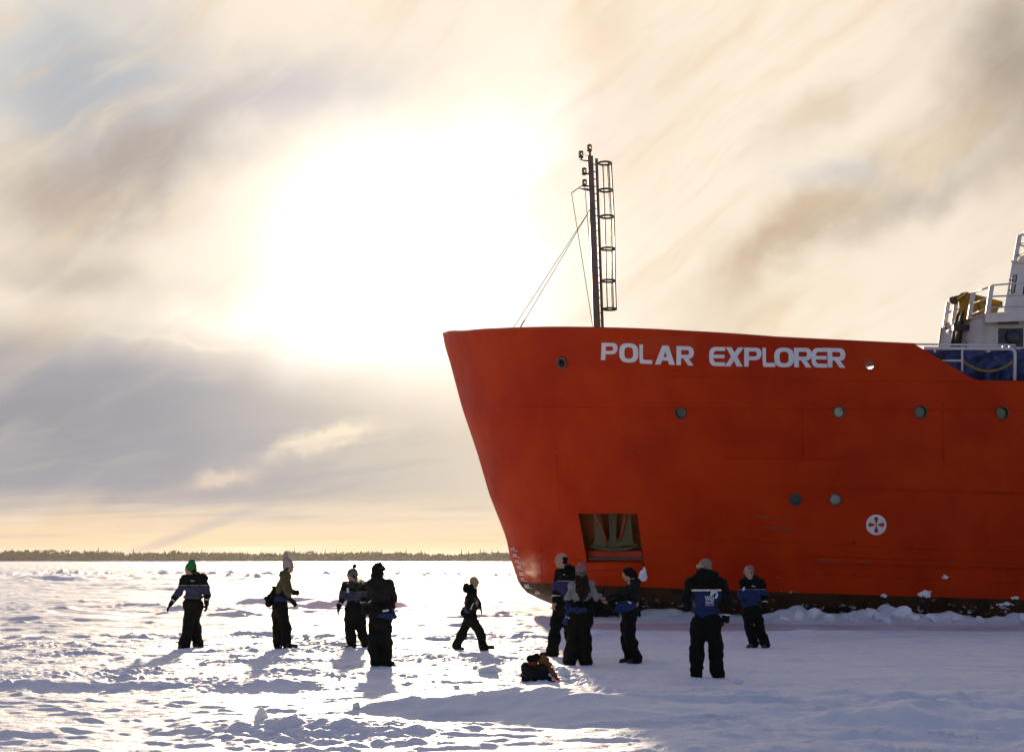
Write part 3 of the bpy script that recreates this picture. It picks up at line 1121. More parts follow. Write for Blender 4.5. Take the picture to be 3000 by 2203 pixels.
for s_ in [[(1365, 1196), (1620, 1192), (1974, 1196)], [(2014, 1196), (2400, 1198), (2438, 1198)], [(2478, 1199), (2675, 1200)], [(2719, 1200), (2914, 1201)], [(2958, 1201), (2998, 1202)],
           [(1900, 1573), (2200, 1586), (2560, 1602), (2990, 1618)],
           [(1590, 1638), (1700, 1640)], [(1586, 1600), (1586, 1700)],
           [(2350, 1683), (2700, 1695), (2990, 1706)],
           [(1960, 1103), (2300, 1112), (2700, 1116), (2990, 1120)],
           [(1630, 1330), (1640, 1500)], [(2350, 1202), (2352, 1338)], [(2760, 1204), (2765, 1355)]]:
    seam('weld_seam', s_, 0.016)


def strake(upper, lower, th, name):
    """a raised band of plating between two lines of the side"""
    n = 40
    U = [np.array(upper[0]) + (np.array(upper[1]) - np.array(upper[0])) * t for t in np.linspace(0, 1, n)]
    D = [np.array(lower[0]) + (np.array(lower[1]) - np.array(lower[0])) * t for t in np.linspace(0, 1, n)]
    vs, fs = [], []
    for i in range(n):
        for k, t in enumerate((0, 0, 0.33, 0.66, 1, 1)):
            q = U[i] + (D[i] - U[i]) * t
            vs.append(on_hull(q[0], q[1], -0.01 if k in (0, 5) else th))
        if i:
            for k in range(5):
                o = 6 * (i - 1) + k
                fs.append((o, o + 1, o + 7, o + 6))
    fs += [(0, 1, 2, 3, 4, 5)]
    return mesh_obj(name, vs, fs, M_HULL, ship)


strake(((2118, 1342), (3060, 1360)), ((2118, 1418), (3060, 1445)), 0.075, 'doubler_plate')
strake(((2382, 1630), (3060, 1656)), ((2388, 1645), (3060, 1666)), 0.11, 'fender_bar')

# ---- lettering: outlines in a unit box, painted sheets that follow the plating


def rpoly(pts, n=6):
    """[(x, y, radius)] -> outline with rounded corners"""
    out = []
    m = len(pts)
    for i, p in enumerate(pts):
        a, b = Vector(pts[i - 1][:2]), Vector(pts[(i + 1) % m][:2])
        c = Vector(p[:2])
        r = p[2] if len(p) > 2 else 0
        if r <= 0:
            out.append(c)
            continue
        da, db = (a - c), (b - c)
        ra, rb = min(r, da.length * 0.98), min(r, db.length * 0.98)
        p0, p1 = c + da.normalized() * ra, c + db.normalized() * rb
        for t in np.linspace(0, 1, n):
            out.append(p0 * (1 - t) ** 2 + c * (2 * t * (1 - t)) + p1 * t * t)
    return out


W_ = 0.27
GLY = {
    'P': [[(0, 0), (0, 1), (1, 1, .36), (1, .34, .36), (W_, .34), (W_, 0)], [(W_, .80), (W_, .54), (.73, .54, .14), (.73, .80, .14)]],
    'O': [[(0, 0, .44), (0, 1, .44), (1, 1, .44), (1, 0, .44)], [(W_, .20, .22), (1 - W_, .20, .22), (1 - W_, .80, .22), (W_, .80, .22)]],
    'L': [[(0, .02, .30), (0, 1), (W_, 1), (W_, .21, .10), (1, .20), (1, 0), (.1, 0, .08)]],
    'A': [[(0, 0), (.35, 1), (.66, 1), (1, 0), (.71, 0), (.645, .21), (.36, .21), (.28, 0)], [(.42, .40), (.59, .40), (.505, .70)]],
    'R': [[(0, 0), (0, 1), (1, 1, .34), (1, .36, .34), (.70, .36), (1.0, 0), (.68, 0), (.40, .36), (W_, .36), (W_, 0)], [(W_, .80), (W_, .55), (.73, .55, .12), (.73, .80, .12)]],
    'E': [[(1, 0), (.06, 0, .34), (0, .5, .30), (.06, 1, .34), (1, 1), (1, .80), (.34, .80, .14), (.27, .60), (.96, .60), (.96, .41), (.27, .41), (.34, .20, .14), (1, .20)]],
    'X': [[(0, 0), (.34, .52), (.03, 1), (.34, 1), (.51, .72), (.68, 1), (1, 1), (.67, .52), (1, 0), (.67, 0), (.50, .30), (.32, 0)]],
}


def fill_outline(loops):
    """triangulated flat mesh of outline loops (holes allowed)"""
    cu = bpy.data.curves.new('outline', 'CURVE')
    cu.dimensions = '2D'
    cu.fill_mode = 'BOTH'
    for lp in loops:
        sp = cu.splines.new('POLY')
        sp.points.add(len(lp) - 1)
        for q, p in zip(sp.points, lp):
            q.co = (p[0], p[1], 0, 1)
        sp.use_cyclic_u = True
    ob = bpy.data.objects.new('outline', cu)
    me = ob.to_mesh()
    vs = [v.co.copy() for v in me.vertices]
    fs = [tuple(p.vertices) for p in me.polygons]
    ob.to_mesh_clear()
    bpy.data.objects.remove(ob)
    bpy.data.curves.remove(cu)
    return vs, fs


def text_flat(s, offset=0.0):
    cu = bpy.data.curves.new('text', 'FONT')
    cu.body = s
    cu.size = 1.0
    cu.offset = offset
    cu.fill_mode = 'FRONT'
    ob = bpy.data.objects.new('text', cu)
    COL.objects.link(ob)
    dg = bpy.context.evaluated_depsgraph_get()
    me = ob.evaluated_get(dg).to_mesh()
    vs = [v.co.copy() for v in me.vertices]
    fs = [tuple(p.vertices) for p in me.polygons]
    ob.evaluated_get(dg).to_mesh_clear()
    bpy.data.objects.remove(ob)
    bpy.data.curves.remove(cu)
    x0, x1 = min(v.x for v in vs), max(v.x for v in vs)
    y0, y1 = min(v.y for v in vs), max(v.y for v in vs)
    return [Vector(((v.x - x0) / (x1 - x0), (v.y - y0) / (y1 - y0), 0)) for v in vs], fs


def sheet_on_hull(name, vs, fs, quad, m, off=0.006, parent=None):
    """unit-box sheet -> bilinear pixel quad (bl, br, tr, tl) -> hull"""
    bl, br, tr, tl = [np.array(q, dtype=float) for q in quad]
    out = []
    for v in vs:
        q = bl * (1 - v.x) * (1 - v.y) + br * v.x * (1 - v.y) + tr * v.x * v.y + tl * (1 - v.x) * v.y
        out.append(on_hull(q[0], q[1], off))
    return mesh_obj(name, out, fs, m, parent or ship)


Zt = lambda x, y: (1740 + x / 2.25, 960 + y / 2.25)
WORD = [('P', 47, 213, 52, 100, 160, 101, 150, 215), ('O', 168, 228, 168, 100, 293, 106, 293, 232), ('L', 300, 236, 300, 111, 390, 113, 385, 240),
        ('A', 402, 242, 404, 116, 538, 120, 535, 245), ('R', 543, 246, 545, 121, 660, 124, 658, 250),
        ('E', 758, 252, 758, 127, 866, 128, 864, 254), ('X', 862, 255, 866, 129, 988, 131, 980, 256), ('P', 990, 256, 990, 131, 1108, 133, 1100, 258),
        ('L', 1112, 258, 1110, 133, 1196, 134, 1195, 259), ('O', 1188, 260, 1188, 131, 1318, 133, 1318, 262), ('R', 1320, 261, 1318, 133, 1436, 134, 1434, 263),
        ('E', 1432, 262, 1432, 134, 1538, 134, 1536, 264), ('R', 1540, 262, 1538, 134, 1656, 136, 1658, 265)]
for ch, x0, y0, x1, y1, x2, y2, x3, y3 in WORD:
    vs, fs = fill_outline([rpoly(lp) for lp in GLY[ch]])
    o = sheet_on_hull('letter', vs, fs, (Zt(x0, y0), Zt(x3, y3), Zt(x2, y2), Zt(x1, y1)), M_PALE, 0.010)
    o['label'] = f'pale grey painted capital letter {ch}'
# draught marks down the stem
Z8 = lambda x, y: (1460 + x / 4.1667, 1480 + y / 4.1667)
for s, x0, y0, w, h, ul in [('VII', 148, 552, 50, 40, (200, 240)), ('80', 182, 628, 45, 38, (222, 262)), ('60', 205, 698, 45, 36, (245, 277)), ('40', 230, 770, 46, 38, (276, 304)),
                            ('20', 256, 848, 48, 38, (276, 320)), ('VI', 277, 920, 34, 40, (316, 356)), ('80', 323, 1002, 54, 42, (345, 414)), ('60', 452, 1080, 56, 36, None)]:
    vs, fs = text_flat(s, 0.012)
    sheet_on_hull('draught_mark', vs, fs, (Z8(x0, y0), Z8(x0 + w, y0 + 2), Z8(x0 + w, y0 + 2 - h), Z8(x0, y0 - h)), M_PALE, 0.012)['label'] = f'white painted draught figure {s}'
    if ul:
        yy = y0 + 6
        vs, fs = [Vector(p) for p in ((0, 0, 0), (.5, 0, 0), (1, 0, 0), (1, 1, 0), (.5, 1, 0), (0, 1, 0))], [(0, 1, 4, 5), (1, 2, 3, 4)]
        sheet_on_hull('draught_line', vs, fs, (Z8(ul[0], yy), Z8(ul[1], yy + 1), Z8(ul[1], yy - 5), Z8(ul[0], yy - 6)), M_PALE, 0.012)
# bow thruster sign
tcx, tcy, trp = 2567, 1537, 30
circ = [Vector((0.5 + 0.5 * math.cos(t), 0.5 + 0.5 * math.sin(t), 0)) for t in np.linspace(0, 2 * math.pi, 41)[:-1]]
dv = [Vector((.5, .5, 0))] + circ
df = [(0, 1 + k, 1 + (k + 1) % 40) for k in range(40)]
q_ = ((tcx - trp, tcy + trp), (tcx + trp, tcy + trp), (tcx + trp, tcy - trp), (tcx - trp, tcy - trp))
M_SIGN = mat('worn_white_sign', (0.74, 0.74, 0.76), 0.55, col2=(0.66, 0.60, 0.56), vscale=5.0)
sign = sheet_on_hull('thruster_sign', dv, df, q_, M_SIGN, 0.008)
sign['label'] = 'white disc with four red propeller blades'
for k in range(4):
    t0 = k * math.pi / 2
    pl = [(0.03, -0.012), (0.33, -0.105), (0.375, -0.06), (0.385, 0.0), (0.375, 0.06), (0.33, 0.105), (0.03, 0.012)]
    vs = [Vector((.5 + x * math.cos(t0) - y * math.sin(t0), .5 + x * math.sin(t0) + y * math.cos(t0), 0)) for x, y in pl]
    sheet_on_hull('propeller_blade', vs, [tuple(range(7))], q_, M_RED, 0.013, sign)
# scrapes to bare metal
M_SCR = mat('scraped_steel', (0.085, 0.070, 0.050), 0.6, col2=(0.22, 0.06, 0.02), vscale=9.0)
rs = random.Random(4)
for (x0, x1, y0, y1) in [(2210, 2264, 1512, 1519), (2286, 2312, 1517, 1521), (2232, 2330, 1546, 1551), (2400, 2460, 1640, 1645), (2510, 2550, 1643, 1648), (2770, 2800, 1645, 1649)]:
    up, dn = [], []
    for t in np.linspace(0, 1, 12):
        th = (0.25 + rs.random() * 0.75) * math.sin(math.pi * min(max(t, 0.05), 0.95)) ** 0.5
        x, y = x0 + (x1 - x0) * t, y0 + (y1 - y0) * t * 0.6
        up.append((x, y - 3.2 * th))
        dn.append((x, y + 3.2 * th))
    vv = [on_hull(*p, 0.007 if y0 < 1600 else 0.118) for p in up + dn]
    mesh_obj('scrape', vv, [(i, i + 1, 13 + i, 12 + i) for i in range(11)], M_SCR, ship)
# small drain holes
for px, py, r in [(1859, 1328, 3.2), (2502, 1590, 4.0), (2505, 1685, 3.0), (2762, 1182, 2.6)]:
    c = on_hull(px, py)
    MB().lathe(c + hull_n(c.x, c.z) * 0.012, hull_n(c.x, c.z), [(0, r / 100 * 1.0), (0.004, r / 100 * 0.9)], 12).build('drain_hole', M_BLACK, ship)

# ------------------------------------------------------------------ foremast
MA = lambda x, y, d=0.0: at(1480 + x / 2.847, 400 + y / 2.847, YC + d)
MF = lambda x, y, d=0.0: at(1640 + x / 7.51, 400 + y / 7.51, YC + d)
mt, mbm = MF(668, 445), MA(768, 1690)
w0, w1 = 0.115, 0.115
mast = MB().hexa([mbm + Vector(p) for p in ((-w1, -w1, 0), (w1, -w1, 0), (w1, w1, 0), (-w1, w1, 0))] + [mt + Vector(p) for p in ((-w0 * .78, -w0, 0), (w0 * .78, -w0, 0), (w0 * .78, w0, 0), (-w0 * .78, w0, 0))]).build('mast', M_STEEL, ship)
# ladder rail standing aft of the mast, rungs, safety cage
rt, rb = MF(803, 490), MA(814, 1690)
MB().hexa([rb + Vector(p) for p in ((-.05, -.035, 0), (.05, -.035, 0), (.05, .035, 0), (-.05, .035, 0))] + [rt + Vector(p) for p in ((-.05, -.035, 0), (.05, -.035, 0), (.05, .035, 0), (-.05, .035, 0))]).build('ladder_rail', M_STEEL, mast)
for k in range(24):
    t = 0.035 + k * 0.041
    a, b = mt.lerp(mbm, t + 0.006), rt.lerp(rb, t)
    MB().tube([a + Vector((0.05, 0, 0)), b], 0.02, 6).build('ladder_rung', M_STEEL, mast)
hoops = [(778, 885, 225), (785, 897, 450), (792, 908, 670), (800, 915, 938), (806, 918, 1205), (815, 927, 1440)]
hp_c = []
for x0, x1, y in hoops:
    a, b = MA(x0, y), MA(x1, y)
    c, R = (a + b) / 2, (b.x - a.x) / 2
    hp_c.append((c, R))
    MB().ring(c, (0, 0.0, 1), R, 0.034, 24, 6).build('cage_hoop', M_DARKSTEEL, mast, True)
for ang in (-60, -8, 8, 62, 105):
    t = math.radians(ang)
    pts = [c + Vector((math.cos(t) * R, math.sin(t) * R, 0)) for c, R in hp_c]
    MB().tube(pts, 0.024, 6).build('cage_bar', M_DARKSTEEL, mast)

M_LENS = mat('lantern_glass', (0.62, 0.52, 0.38), 0.15, spec=0.7)
M_LENS.node_tree.nodes['Principled BSDF'].inputs['Transmission Weight'].default_value = 0.8
for (x, yt, yb, yl) in [(655, 178, 335, 180), (468, 318, 475, 320), (538, 690, 850, 690), (545, 945, 1105, 945)]:
    bt, tp = MF(x, yb), MF(x, yt)
    H = tp.z - bt.z
    r = 0.078
    ln = MB().lathe(bt, (0, 0, 1), [(0, r * .9), (H * .22, r * .95), (H * .24, r * .8)], 16).build('lantern', M_DARKSTEEL, mast, True)
    MB().lathe(bt + Vector((0, 0, H * .23)), (0, 0, 1), [(0, r * .80), (H * .28, r * .92), (H * .56, r * .80)], 16).build('lens', M_LENS, ln, True)
    MB().lathe(bt + Vector((0, 0, H * .77)), (0, 0, 1), [(0, r * 1.05), (H * .08, r * 1.05), (H * .2, r * .75), (H * .23, r * .2)], 16).build('lantern_cap', M_DARKSTEEL, ln, True)
    for q in range(5):
        t = q * 2 * math.pi / 5 + 0.3
        o = Vector((math.cos(t) * r, math.sin(t) * r, 0))
        MB().tube([bt + o + Vector((0, 0, H * .1)), bt + o + Vector((0, 0, H * .8))], 0.006, 5).build('guard_wire', M_DARKSTEEL, ln)
MB().tube([MF(662, 330), MF(668, 450)], 0.035, 8).build('lantern_post', M_STEEL, mast, True)
MB().tube([MF(470, 470), MF(478, 525)], 0.03, 8).build('lantern_post', M_STEEL, mast, True)
for pl in ([(435, 520), (490, 515), (640, 525), (640, 565), (520, 545)], [(385, 1140), (440, 1140), (650, 1145), (665, 1215), (540, 1185)]):
    fr, bk = [MF(x, y, -.05) for x, y in pl], [MF(x, y, .05) for x, y in pl]
    k = len(pl)
    mesh_obj('bracket', fr + bk, [tuple(range(k)), tuple(range(2 * k - 1, k - 1, -1))] + [(i, (i + 1) % k, k + (i + 1) % k, k + i) for i in range(k)], M_STEEL, mast)
MB().hexa([MF(575, 840, -.04), MF(640, 850, -.04), MF(640, 850, .04), MF(575, 840, .04), MF(575, 800, -.04), MF(640, 800, -.04), MF(640, 800, .04), MF(575, 800, .04)]).build('bracket', M_STEEL, mast)
MB().hexa([MF(580, 1110, -.04), MF(650, 1120, -.04), MF(650, 1120, .04), MF(580, 1110, .04), MF(580, 1075, -.04), MF(650, 1075, -.04), MF(650, 1075, .04), MF(580, 1075, .04)]).build('bracket', M_STEEL, mast)
MB().tube([MF(258, 1245, -.5), MF(400, 1145), MF(545, 1045, .5)], 0.016, 6).build('spreader', M_STEEL, mast)
# rigging
for pts in ([MF(258, 1245, -.5), MA(735, 1610, -.6)], [MF(545, 1045, .5), MA(765, 1610, .3)],
            [MA(712, 605), MA(50, 1625, .8)], [MA(712, 605), MA(165, 1530, -.2)]):
    MB().tube(pts, 0.011, 5).build('stay_wire', M_DARKSTEEL, mast)
MB().tube([MA(165, 1530, -.2), MA(150, 1550, -.2), MA(118, 1612, -.3)], 0.022, 6).build('turnbuckle', M_DARKSTEEL, mast)
MB().tube([MA(700, 625), MA(716, 600)], 0.03, 6).build('stay_lug', M_DARKSTEEL, mast)
cv = [MF(655 + 50 * math.cos(t) - 55, 395 + 40 * math.sin(t)) for t in np.linspace(-0.6, 3.6, 10)]
MB().tube(cv, 0.007, 5).build('cable_loop', M_DARKSTEEL, mast)

# ------------------------------------------------------------------ deckhouse, rails and deck gear, at the right edge
SA = lambda x, y, d: at(2660 + x / 5.506, 840 + y / 5.506, d)
SB = lambda x, y, d: at(2840 + x / 7.51, 640 + y / 7.51, d)
M_NAVY = mat('navy_paint', (0.012, 0.018, 0.045), 0.35, var=0.3, vscale=4.0)
M_RAIL = mat('rail_enamel', (0.62, 0.60, 0.62), 0.4, var=0.15)
house = MB()
yn, yf = 44.4, 46.8
house.hexa([SA(500, 1100, yf), SA(1165, 1120, yn), at(3600, 1044, yn), at(3600, 1044, yf), SA(535, 672, yf), SA(1210, 455, yn), at(3600, 905, yn), at(3600, 905, yf)])
hs_o = house.build('deckhouse', M_WHITE, ship)
# corner flange and forward lip
MB().hexa([SA(1160, 1110, yn - .10), SA(1180, 1110, yn - .10), SA(1180, 1110, yn), SA(1160, 1110, yn), SA(1222, 470, yn - .10), SA(1252, 470, yn - .10), SA(1252, 470, yn), SA(1222, 470, yn)]).build('corner_post', M_WHITE, hs_o)
MB().tube([SA(494, 1010, yf - .1), SA(536, 680, yf - .1)], 0.03, 6).build('downpipe', M_STEEL, hs_o)
MB().hexa([SA(520, 682, yf), SA(1192, 468, yn - .06), SA(1200, 468, yn + .1), SA(560, 682, yf), SA(520, 668, yf), SA(1192, 446, yn - .06), SA(1200, 446, yn + .1), SA(560, 668, yf)]).build('coaming', M_WHITE, hs_o)
# deck edge fascia to the right, over a shaded recess
MB().hexa([SA(1250, 580, yn - .55), at(3400, 922, yn - .55), at(3400, 922, yn), SA(1250, 580, yn), SA(1250, 432, yn - .55), at(3400, 880, yn - .55), at(3400, 880, yn), SA(1250, 432, yn)]).build('deck_fascia', M_WHITE, hs_o)
MB().hexa([SA(1450, 605, yn - .30), SA(1790, 600, yn - .30), SA(1790, 600, yn - .02), SA(1450, 605, yn - .02), SA(1450, 580, yn - .30), SA(1790, 572, yn - .30), SA(1790, 572, yn - .02), SA(1450, 580, yn - .02)]).build('light_box', M_DARKSTEEL, hs_o)
# floodlight tube on the front
MB().tube([SA(640, 725, 46.0), SA(735, 690, 45.6)], 0.06, 8).build('strip_lamp', M_WHITE, hs_o, True)
MB().ring(SA(650, 655, 46.5), (0.3, -1, 0), 0.10, 0.03, 16, 6).build('life_ring_bracket', M_DARKSTEEL, hs_o)
# black fire hoses up the front
for xs, d in (((755, 985), (775, 600), (800, 480), (870, 340), (960, 140)), 45.6), (((790, 985), (835, 640), (870, 470), (915, 380), (1030, 140)), 45.2):
    MB().tube([SA(x, y, d) for x, y in xs], 0.055, 8).build('hose', M_BLACK, hs_o, True)
MB().tube([SA(735, 985, 45.6), SA(790, 600, 45.6)], 0.11, 8).build('cable_tray', M_BLACK, hs_o, True)
MB().tube([SA(800, 985, 45.3), SA(850, 560, 45.3)], 0.11, 8).build('cable_tray', M_BLACK, hs_o, True)
MB().box(SA(860, 665, 45.2), (0.55, 0.2, 0.18)).build('clamp', M_BLACK, hs_o)
MB().hexa([SA(915, 985, 44.1), SA(955, 985, 44.0), SA(955, 985, 44.3), SA(915, 985, 44.3), SA(925, 900, 44.1), SA(950, 885, 44.0), SA(950, 885, 44.3), SA(925, 900, 44.3)]).build('vent_cowl', M_DARKSTEEL, hs_o)

# upper house (bridge front) rising out of the frame
br = MB().hexa([SA(1548, 405, 45.8), at(3500, 905, 44.0), at(3500, 905, 48), SA(1560, 405, 48), SB(945, 950, 45.8), at(3560, 720, 44.0), at(3560, 720, 48), SB(960, 950, 48)]).build('bridge_house', M_WHITE, ship)
MB().hexa([SB(915, 965, 45.7), at(3520, 752, 43.9), at(3520, 752, 48.1), SB(930, 965, 48.1), SB(915, 925, 45.7), at(3520, 738, 43.9), at(3520, 738, 48.1), SB(930, 925, 48.1)]).build('roof_lip', M_WHITE, br)
fr_ = [(905, 1640), (945, 1300), (975, 1265), (1042, 1240), (1030, 1350), (985, 1640)]
wv = [SB(x, y, 45.3 - (x - 900) / 900) for x, y in fr_]
wb = [p + Vector((0.02, 0.10, 0)) for p in wv]
k = len(fr_)
win = mesh_obj('bridge_window', wv + wb, [tuple(range(k)), tuple(range(2 * k - 1, k - 1, -1))] + [(i, (i + 1) % k, k + (i + 1) % k, k + i) for i in range(k)], mat('window_glass', (0.42, 0.44, 0.44), 0.08, spec=0.8), br)
MB().tube([*wv, wv[0]], 0.02, 6).build('window_frame', M_BLACK, win)
MB().hexa([SB(1015, 1620, 44.9), SB(1070, 1600, 44.8), SB(1070, 1600, 45.0), SB(1015, 1620, 45.1), SB(1085, 1210, 44.9), SB(1135, 1200, 44.8), SB(1135, 1200, 45.0), SB(1085, 1210, 45.1)]).build('wind_shield', M_WHITE, br)
MB().hexa([SB(1165, 1690, 44.6), SB(1230, 1690, 44.5), SB(1230, 1690, 44.8), SB(1165, 1690, 44.9), SB(1190, 1480, 44.6), SB(1250, 1480, 44.5), SB(1250, 1480, 44.8), SB(1190, 1480, 44.9)]).build('door_gap', M_BLACK, br)
MB().tube([SB(1110, 955, 44.7), SB(1260, 880, 44.5)], 0.13, 10).build('strip_lamp', mat('lamp_cover', (0.8, 0.74, 0.62), 0.3), br, True)
MB().tube([SB(880, 1355, 45.2), SB(955, 1365, 45.1)], 0.025, 6).build('window_catch', M_BLACK, br)
MB().tube([SB(870, 1580, 45.2), SB(905, 1590, 45.1)], 0.025, 6).build('window_catch', M_BLACK, br)


def rail(posts, bars, parent, r_post=0.045, r_bar=0.028, flat=True):
    for a, b in posts:
        a, b = Vector(a), Vector(b)
        if flat:
            d = Vector((r_post * 1.6, 0, 0))
            w = Vector((0, r_post * 0.6, 0))
            MB().hexa([a - d - w, a + d - w, a + d + w, a - d + w, b - d - w, b + d - w, b + d + w, b - d + w]).build('rail_post', M_RAIL, parent)
        else:
            MB().tube([a, b], r_post, 8).build('rail_post', M_RAIL, parent, True)
    for pts in bars:
        MB().tube(pts, r_bar, 6).build('rail_bar', M_RAIL, parent, True)


# rail round the house top
fd = lambda x: 48.2 - (x - 535) / 665 * 4.7
rl = empty('deck_railing', SA(870, 560, 45.8))
adopt(rl, ship)
rail([(SA(588, 660, 48), SA(650, 245, 48)), (SA(722, 610, 47.2), SA(782, 200, 47.2)), (SA(990, 520, 44.6), SA(1055, 95, 44.6)), (SA(1285, 430, 43.0), SA(1350, -5, 43.0))],
     [[SA(650, 245, 48), SA(700, 225, 47.6)], [SA(1055, 95, 44.6), SA(1350, -5, 43.0)],
      [SA(645, 412, 48), SA(800, 372, 47.0), SA(850, 345, 46.4)], [SA(612, 588, 48), SA(720, 555, 47.2), SA(830, 520, 46.4)],
      [SA(1035, 268, 44.6), SA(1320, 180, 43.0)], [SA(1010, 446, 44.6), SA(1300, 350, 43.0)],
      [SA(1350, 158, 43.0), at(3300, 853, 43.0)], [SA(1320, 338, 43.0), at(3300, 884, 43.0)], [SA(1350, -5, 43.0), at(2906, 836, 43.0), at(3300, 806, 43.0)],
      [SA(640, 405, 48), SA(790, 436, 49.5)], [SA(610, 585, 48), SA(705, 605, 49.3)]], rl)
rl2 = empty('bridge_railing', SB(1000, 930, 45.7))
adopt(rl2, ship)
rail([(SB(1005, 930, 45.7), SB(1105, 365, 45.7))],
     [[SB(1105, 365, 45.7), at(3060, 648, 44.4)], [SB(1085, 580, 45.7), at(3060, 679, 44.4)], [SB(1040, 818, 45.7), at(3060, 710, 44.4)],
      [SB(1105, 355, 45.7), at(3060, 700, 48)], [SB(1085, 585, 45.7), at(3060, 735, 48)], [SB(1040, 820, 45.7), at(3060, 767, 48)]], rl2)

# main-deck side rail
yr = 39.0
rl3 = empty('side_railing', SA(1100, 1500, yr))
adopt(rl3, ship)
rail([(SA(875, 1365, yr), SA(875, 990, yr)), (SA(435, 1060, yr), SA(435, 1000, yr))],
     [[SA(120, 928, yr), SA(700, 935, yr), SA(1735, 942, yr)], [SA(560, 1193, yr), SA(880, 1193, yr)]], rl3, 0.03, 0.028, False)
MB().tube([SA(250, 992, yr), SA(900, 998, yr), SA(1630, 1003, yr), SA(1690, 1015, yr), SA(1722, 1045, yr), SA(1728, 1090, yr), SA(1722, 1510, yr)], 0.042, 10).build('rail_hoop', M_RAIL, rl3, True)
for x in (1535, 1640):
    MB().tube([SA(x, 1000, yr), SA(x + 6, 945, yr)], 0.035, 6).build('rail_stub', M_RAIL, rl3)

# chain slung in the gap of the rail
ch_pts = [SA(885 + (1705 - 885) * t, 1195 + 165 * (4 * t * (1 - t)) ** 1.0 + (1 - t) * 0 + 5 * t, yr - 0.02) for t in np.linspace(0, 1, 49)]
M_CHAIN = mat('yellow_chain', (0.36, 0.24, 0.05), 0.45, metal=0.3, var=0.3)
chain = empty('safety_chain', ch_pts[24])
tag(chain, 'yellow chain sagging across the gap in the white side rail', 'chain')
for i in range(48):
    a, b = ch_pts[i], ch_pts[i + 1]
    d = (b - a).normalized()
    sd = Vector((0, 1, 0)) if i % 2 else d.cross(Vector((0, 1, 0)))
    L, w = (b - a).length * 0.68, 0.028
    pts = [(a + b) / 2 + d * (L * math.cos(t)) + sd * (w * math.sin(t)) for t in np.linspace(0, 2 * math.pi, 9)]
    MB().tube(pts, 0.011, 5, caps=False).build('chain_link', M_CHAIN, chain)


# blue tarpaulin lashed behind the rail
def tarp_mesh():
    nx, nz = 90, 26
    vs, fs = [], []
    for i in range(nx):
        for j in range(nz):
            s, t = i / (nx - 1), j / (nz - 1)
            x = 255 + (2600 - 255) * s
            sag = 10 * math.sin(s * 60) + (55 * math.exp(-((x - 1290) / 60) ** 2))
            y = (1000 + sag) * (1 - t) + 1530 * t
            d = 39.6 + 0.14 * math.sin(x / 83 + 2.2 * t + 1.5 * math.sin(x / 210)) * t + 0.05 * math.sin(x / 37 - 5 * t + 2.3 * math.sin(x / 90)) * t + 0.06 * math.sin(y / 40 + x / 130)
            d += 0.16 * float(pn(np.array([x / 130]), np.array([y / 420]), 77)[0])
            vs.append(SA(x, y, d))
    for i in range(nx - 1):
        for j in range(nz - 1):
            o = i * nz + j
            fs.append((o, o + nz, o + nz + 1, o + 1))
    return vs, fs


M_TARP = mat('blue_tarpaulin', (0.014, 0.040, 0.150), 0.5, var=0.18, vscale=1.2, bump=0.012, bscale=5)
tv, tf = tarp_mesh()
tp = mesh_obj('tarpaulin', tv, tf, M_TARP, None, True)
so = tp.modifiers.new('thickness', 'SOLIDIFY')
so.thickness = 0.012
tag(tp, 'crumpled dark blue tarpaulin hung along the white rail of the ship', 'tarpaulin')

# yellow crate on the house top
M_YEL = mat('yellow_paint', (0.40, 0.225, 0.010), 0.65, spec=0.15, var=0.35, vscale=2.5)
cr = empty('yellow_container', SA(1100, 520, 46.5))
tag(cr, 'large mustard yellow open-top container on the deckhouse roof behind the white rail', 'container')
c0, c1, c2, c3 = (845, 590, 45.3), (1000, 545, 45.0), (1430, 440, 47.0), (1300, 470, 48.0)
t0, t1, t2, t3 = (820, 205, 45.4), (955, 110, 45.0), (1505, 250, 47.2), (1330, 262, 48.5)
body = MB().hexa([SA(*p) for p in (c0, c1, c2, c3, t0, t1, t2, t3)]).build('body', M_YEL, cr)
for a, b in (((948, 118, 44.9), (1508, 258, 47.1)), ((948, 160, 44.92), (1506, 300, 47.12)), ((815, 210, 45.35), (955, 110, 44.9))):
    MB().tube([SA(*a), SA(*b)], 0.055, 6).build('rim', M_YEL, cr)
for s in (0.33, 0.66):
    a = SA(c1[0] + (c2[0] - c1[0]) * s, c1[1] + (c2[1] - c1[1]) * s, c1[2] + (c2[2] - c1[2]) * s - 0.04)
    b = SA(t1[0] + (t2[0] - t1[0]) * s, t1[1] + (t2[1] - t1[1]) * s, t1[2] + (t2[2] - t1[2]) * s - 0.04)
    MB().tube([a, b], 0.04, 6).build('rib', M_YEL, cr)
# rolled gear lashed to the rail
gl = empty('lashed_roll', SA(800, 200, 47.0))
tag(gl, 'brown and white bundle lashed along the top of the forward rail', 'bundle')
MB().tube([SA(700, 222, 47.7), SA(760, 212, 47.3), SA(880, 165, 46.5), SA(945, 130, 45.9)], 0.10, 10).build('roll', M_RAIL, gl, True)
for i, (x, y) in enumerate([(710, 205), (735, 235), (770, 190), (850, 165), (885, 140)]):
    p = SA(x, y, 47.4 - i * 0.35)
    MB().lathe(p + Vector((0, 0, -.1)), (0.3, 0.2, 1), [(0, .05), (.05, .13), (.13, .12), (.2, .04)], 7).build('wrapping', mat('brown_canvas', (0.10, 0.05, 0.03), 0.9), gl)

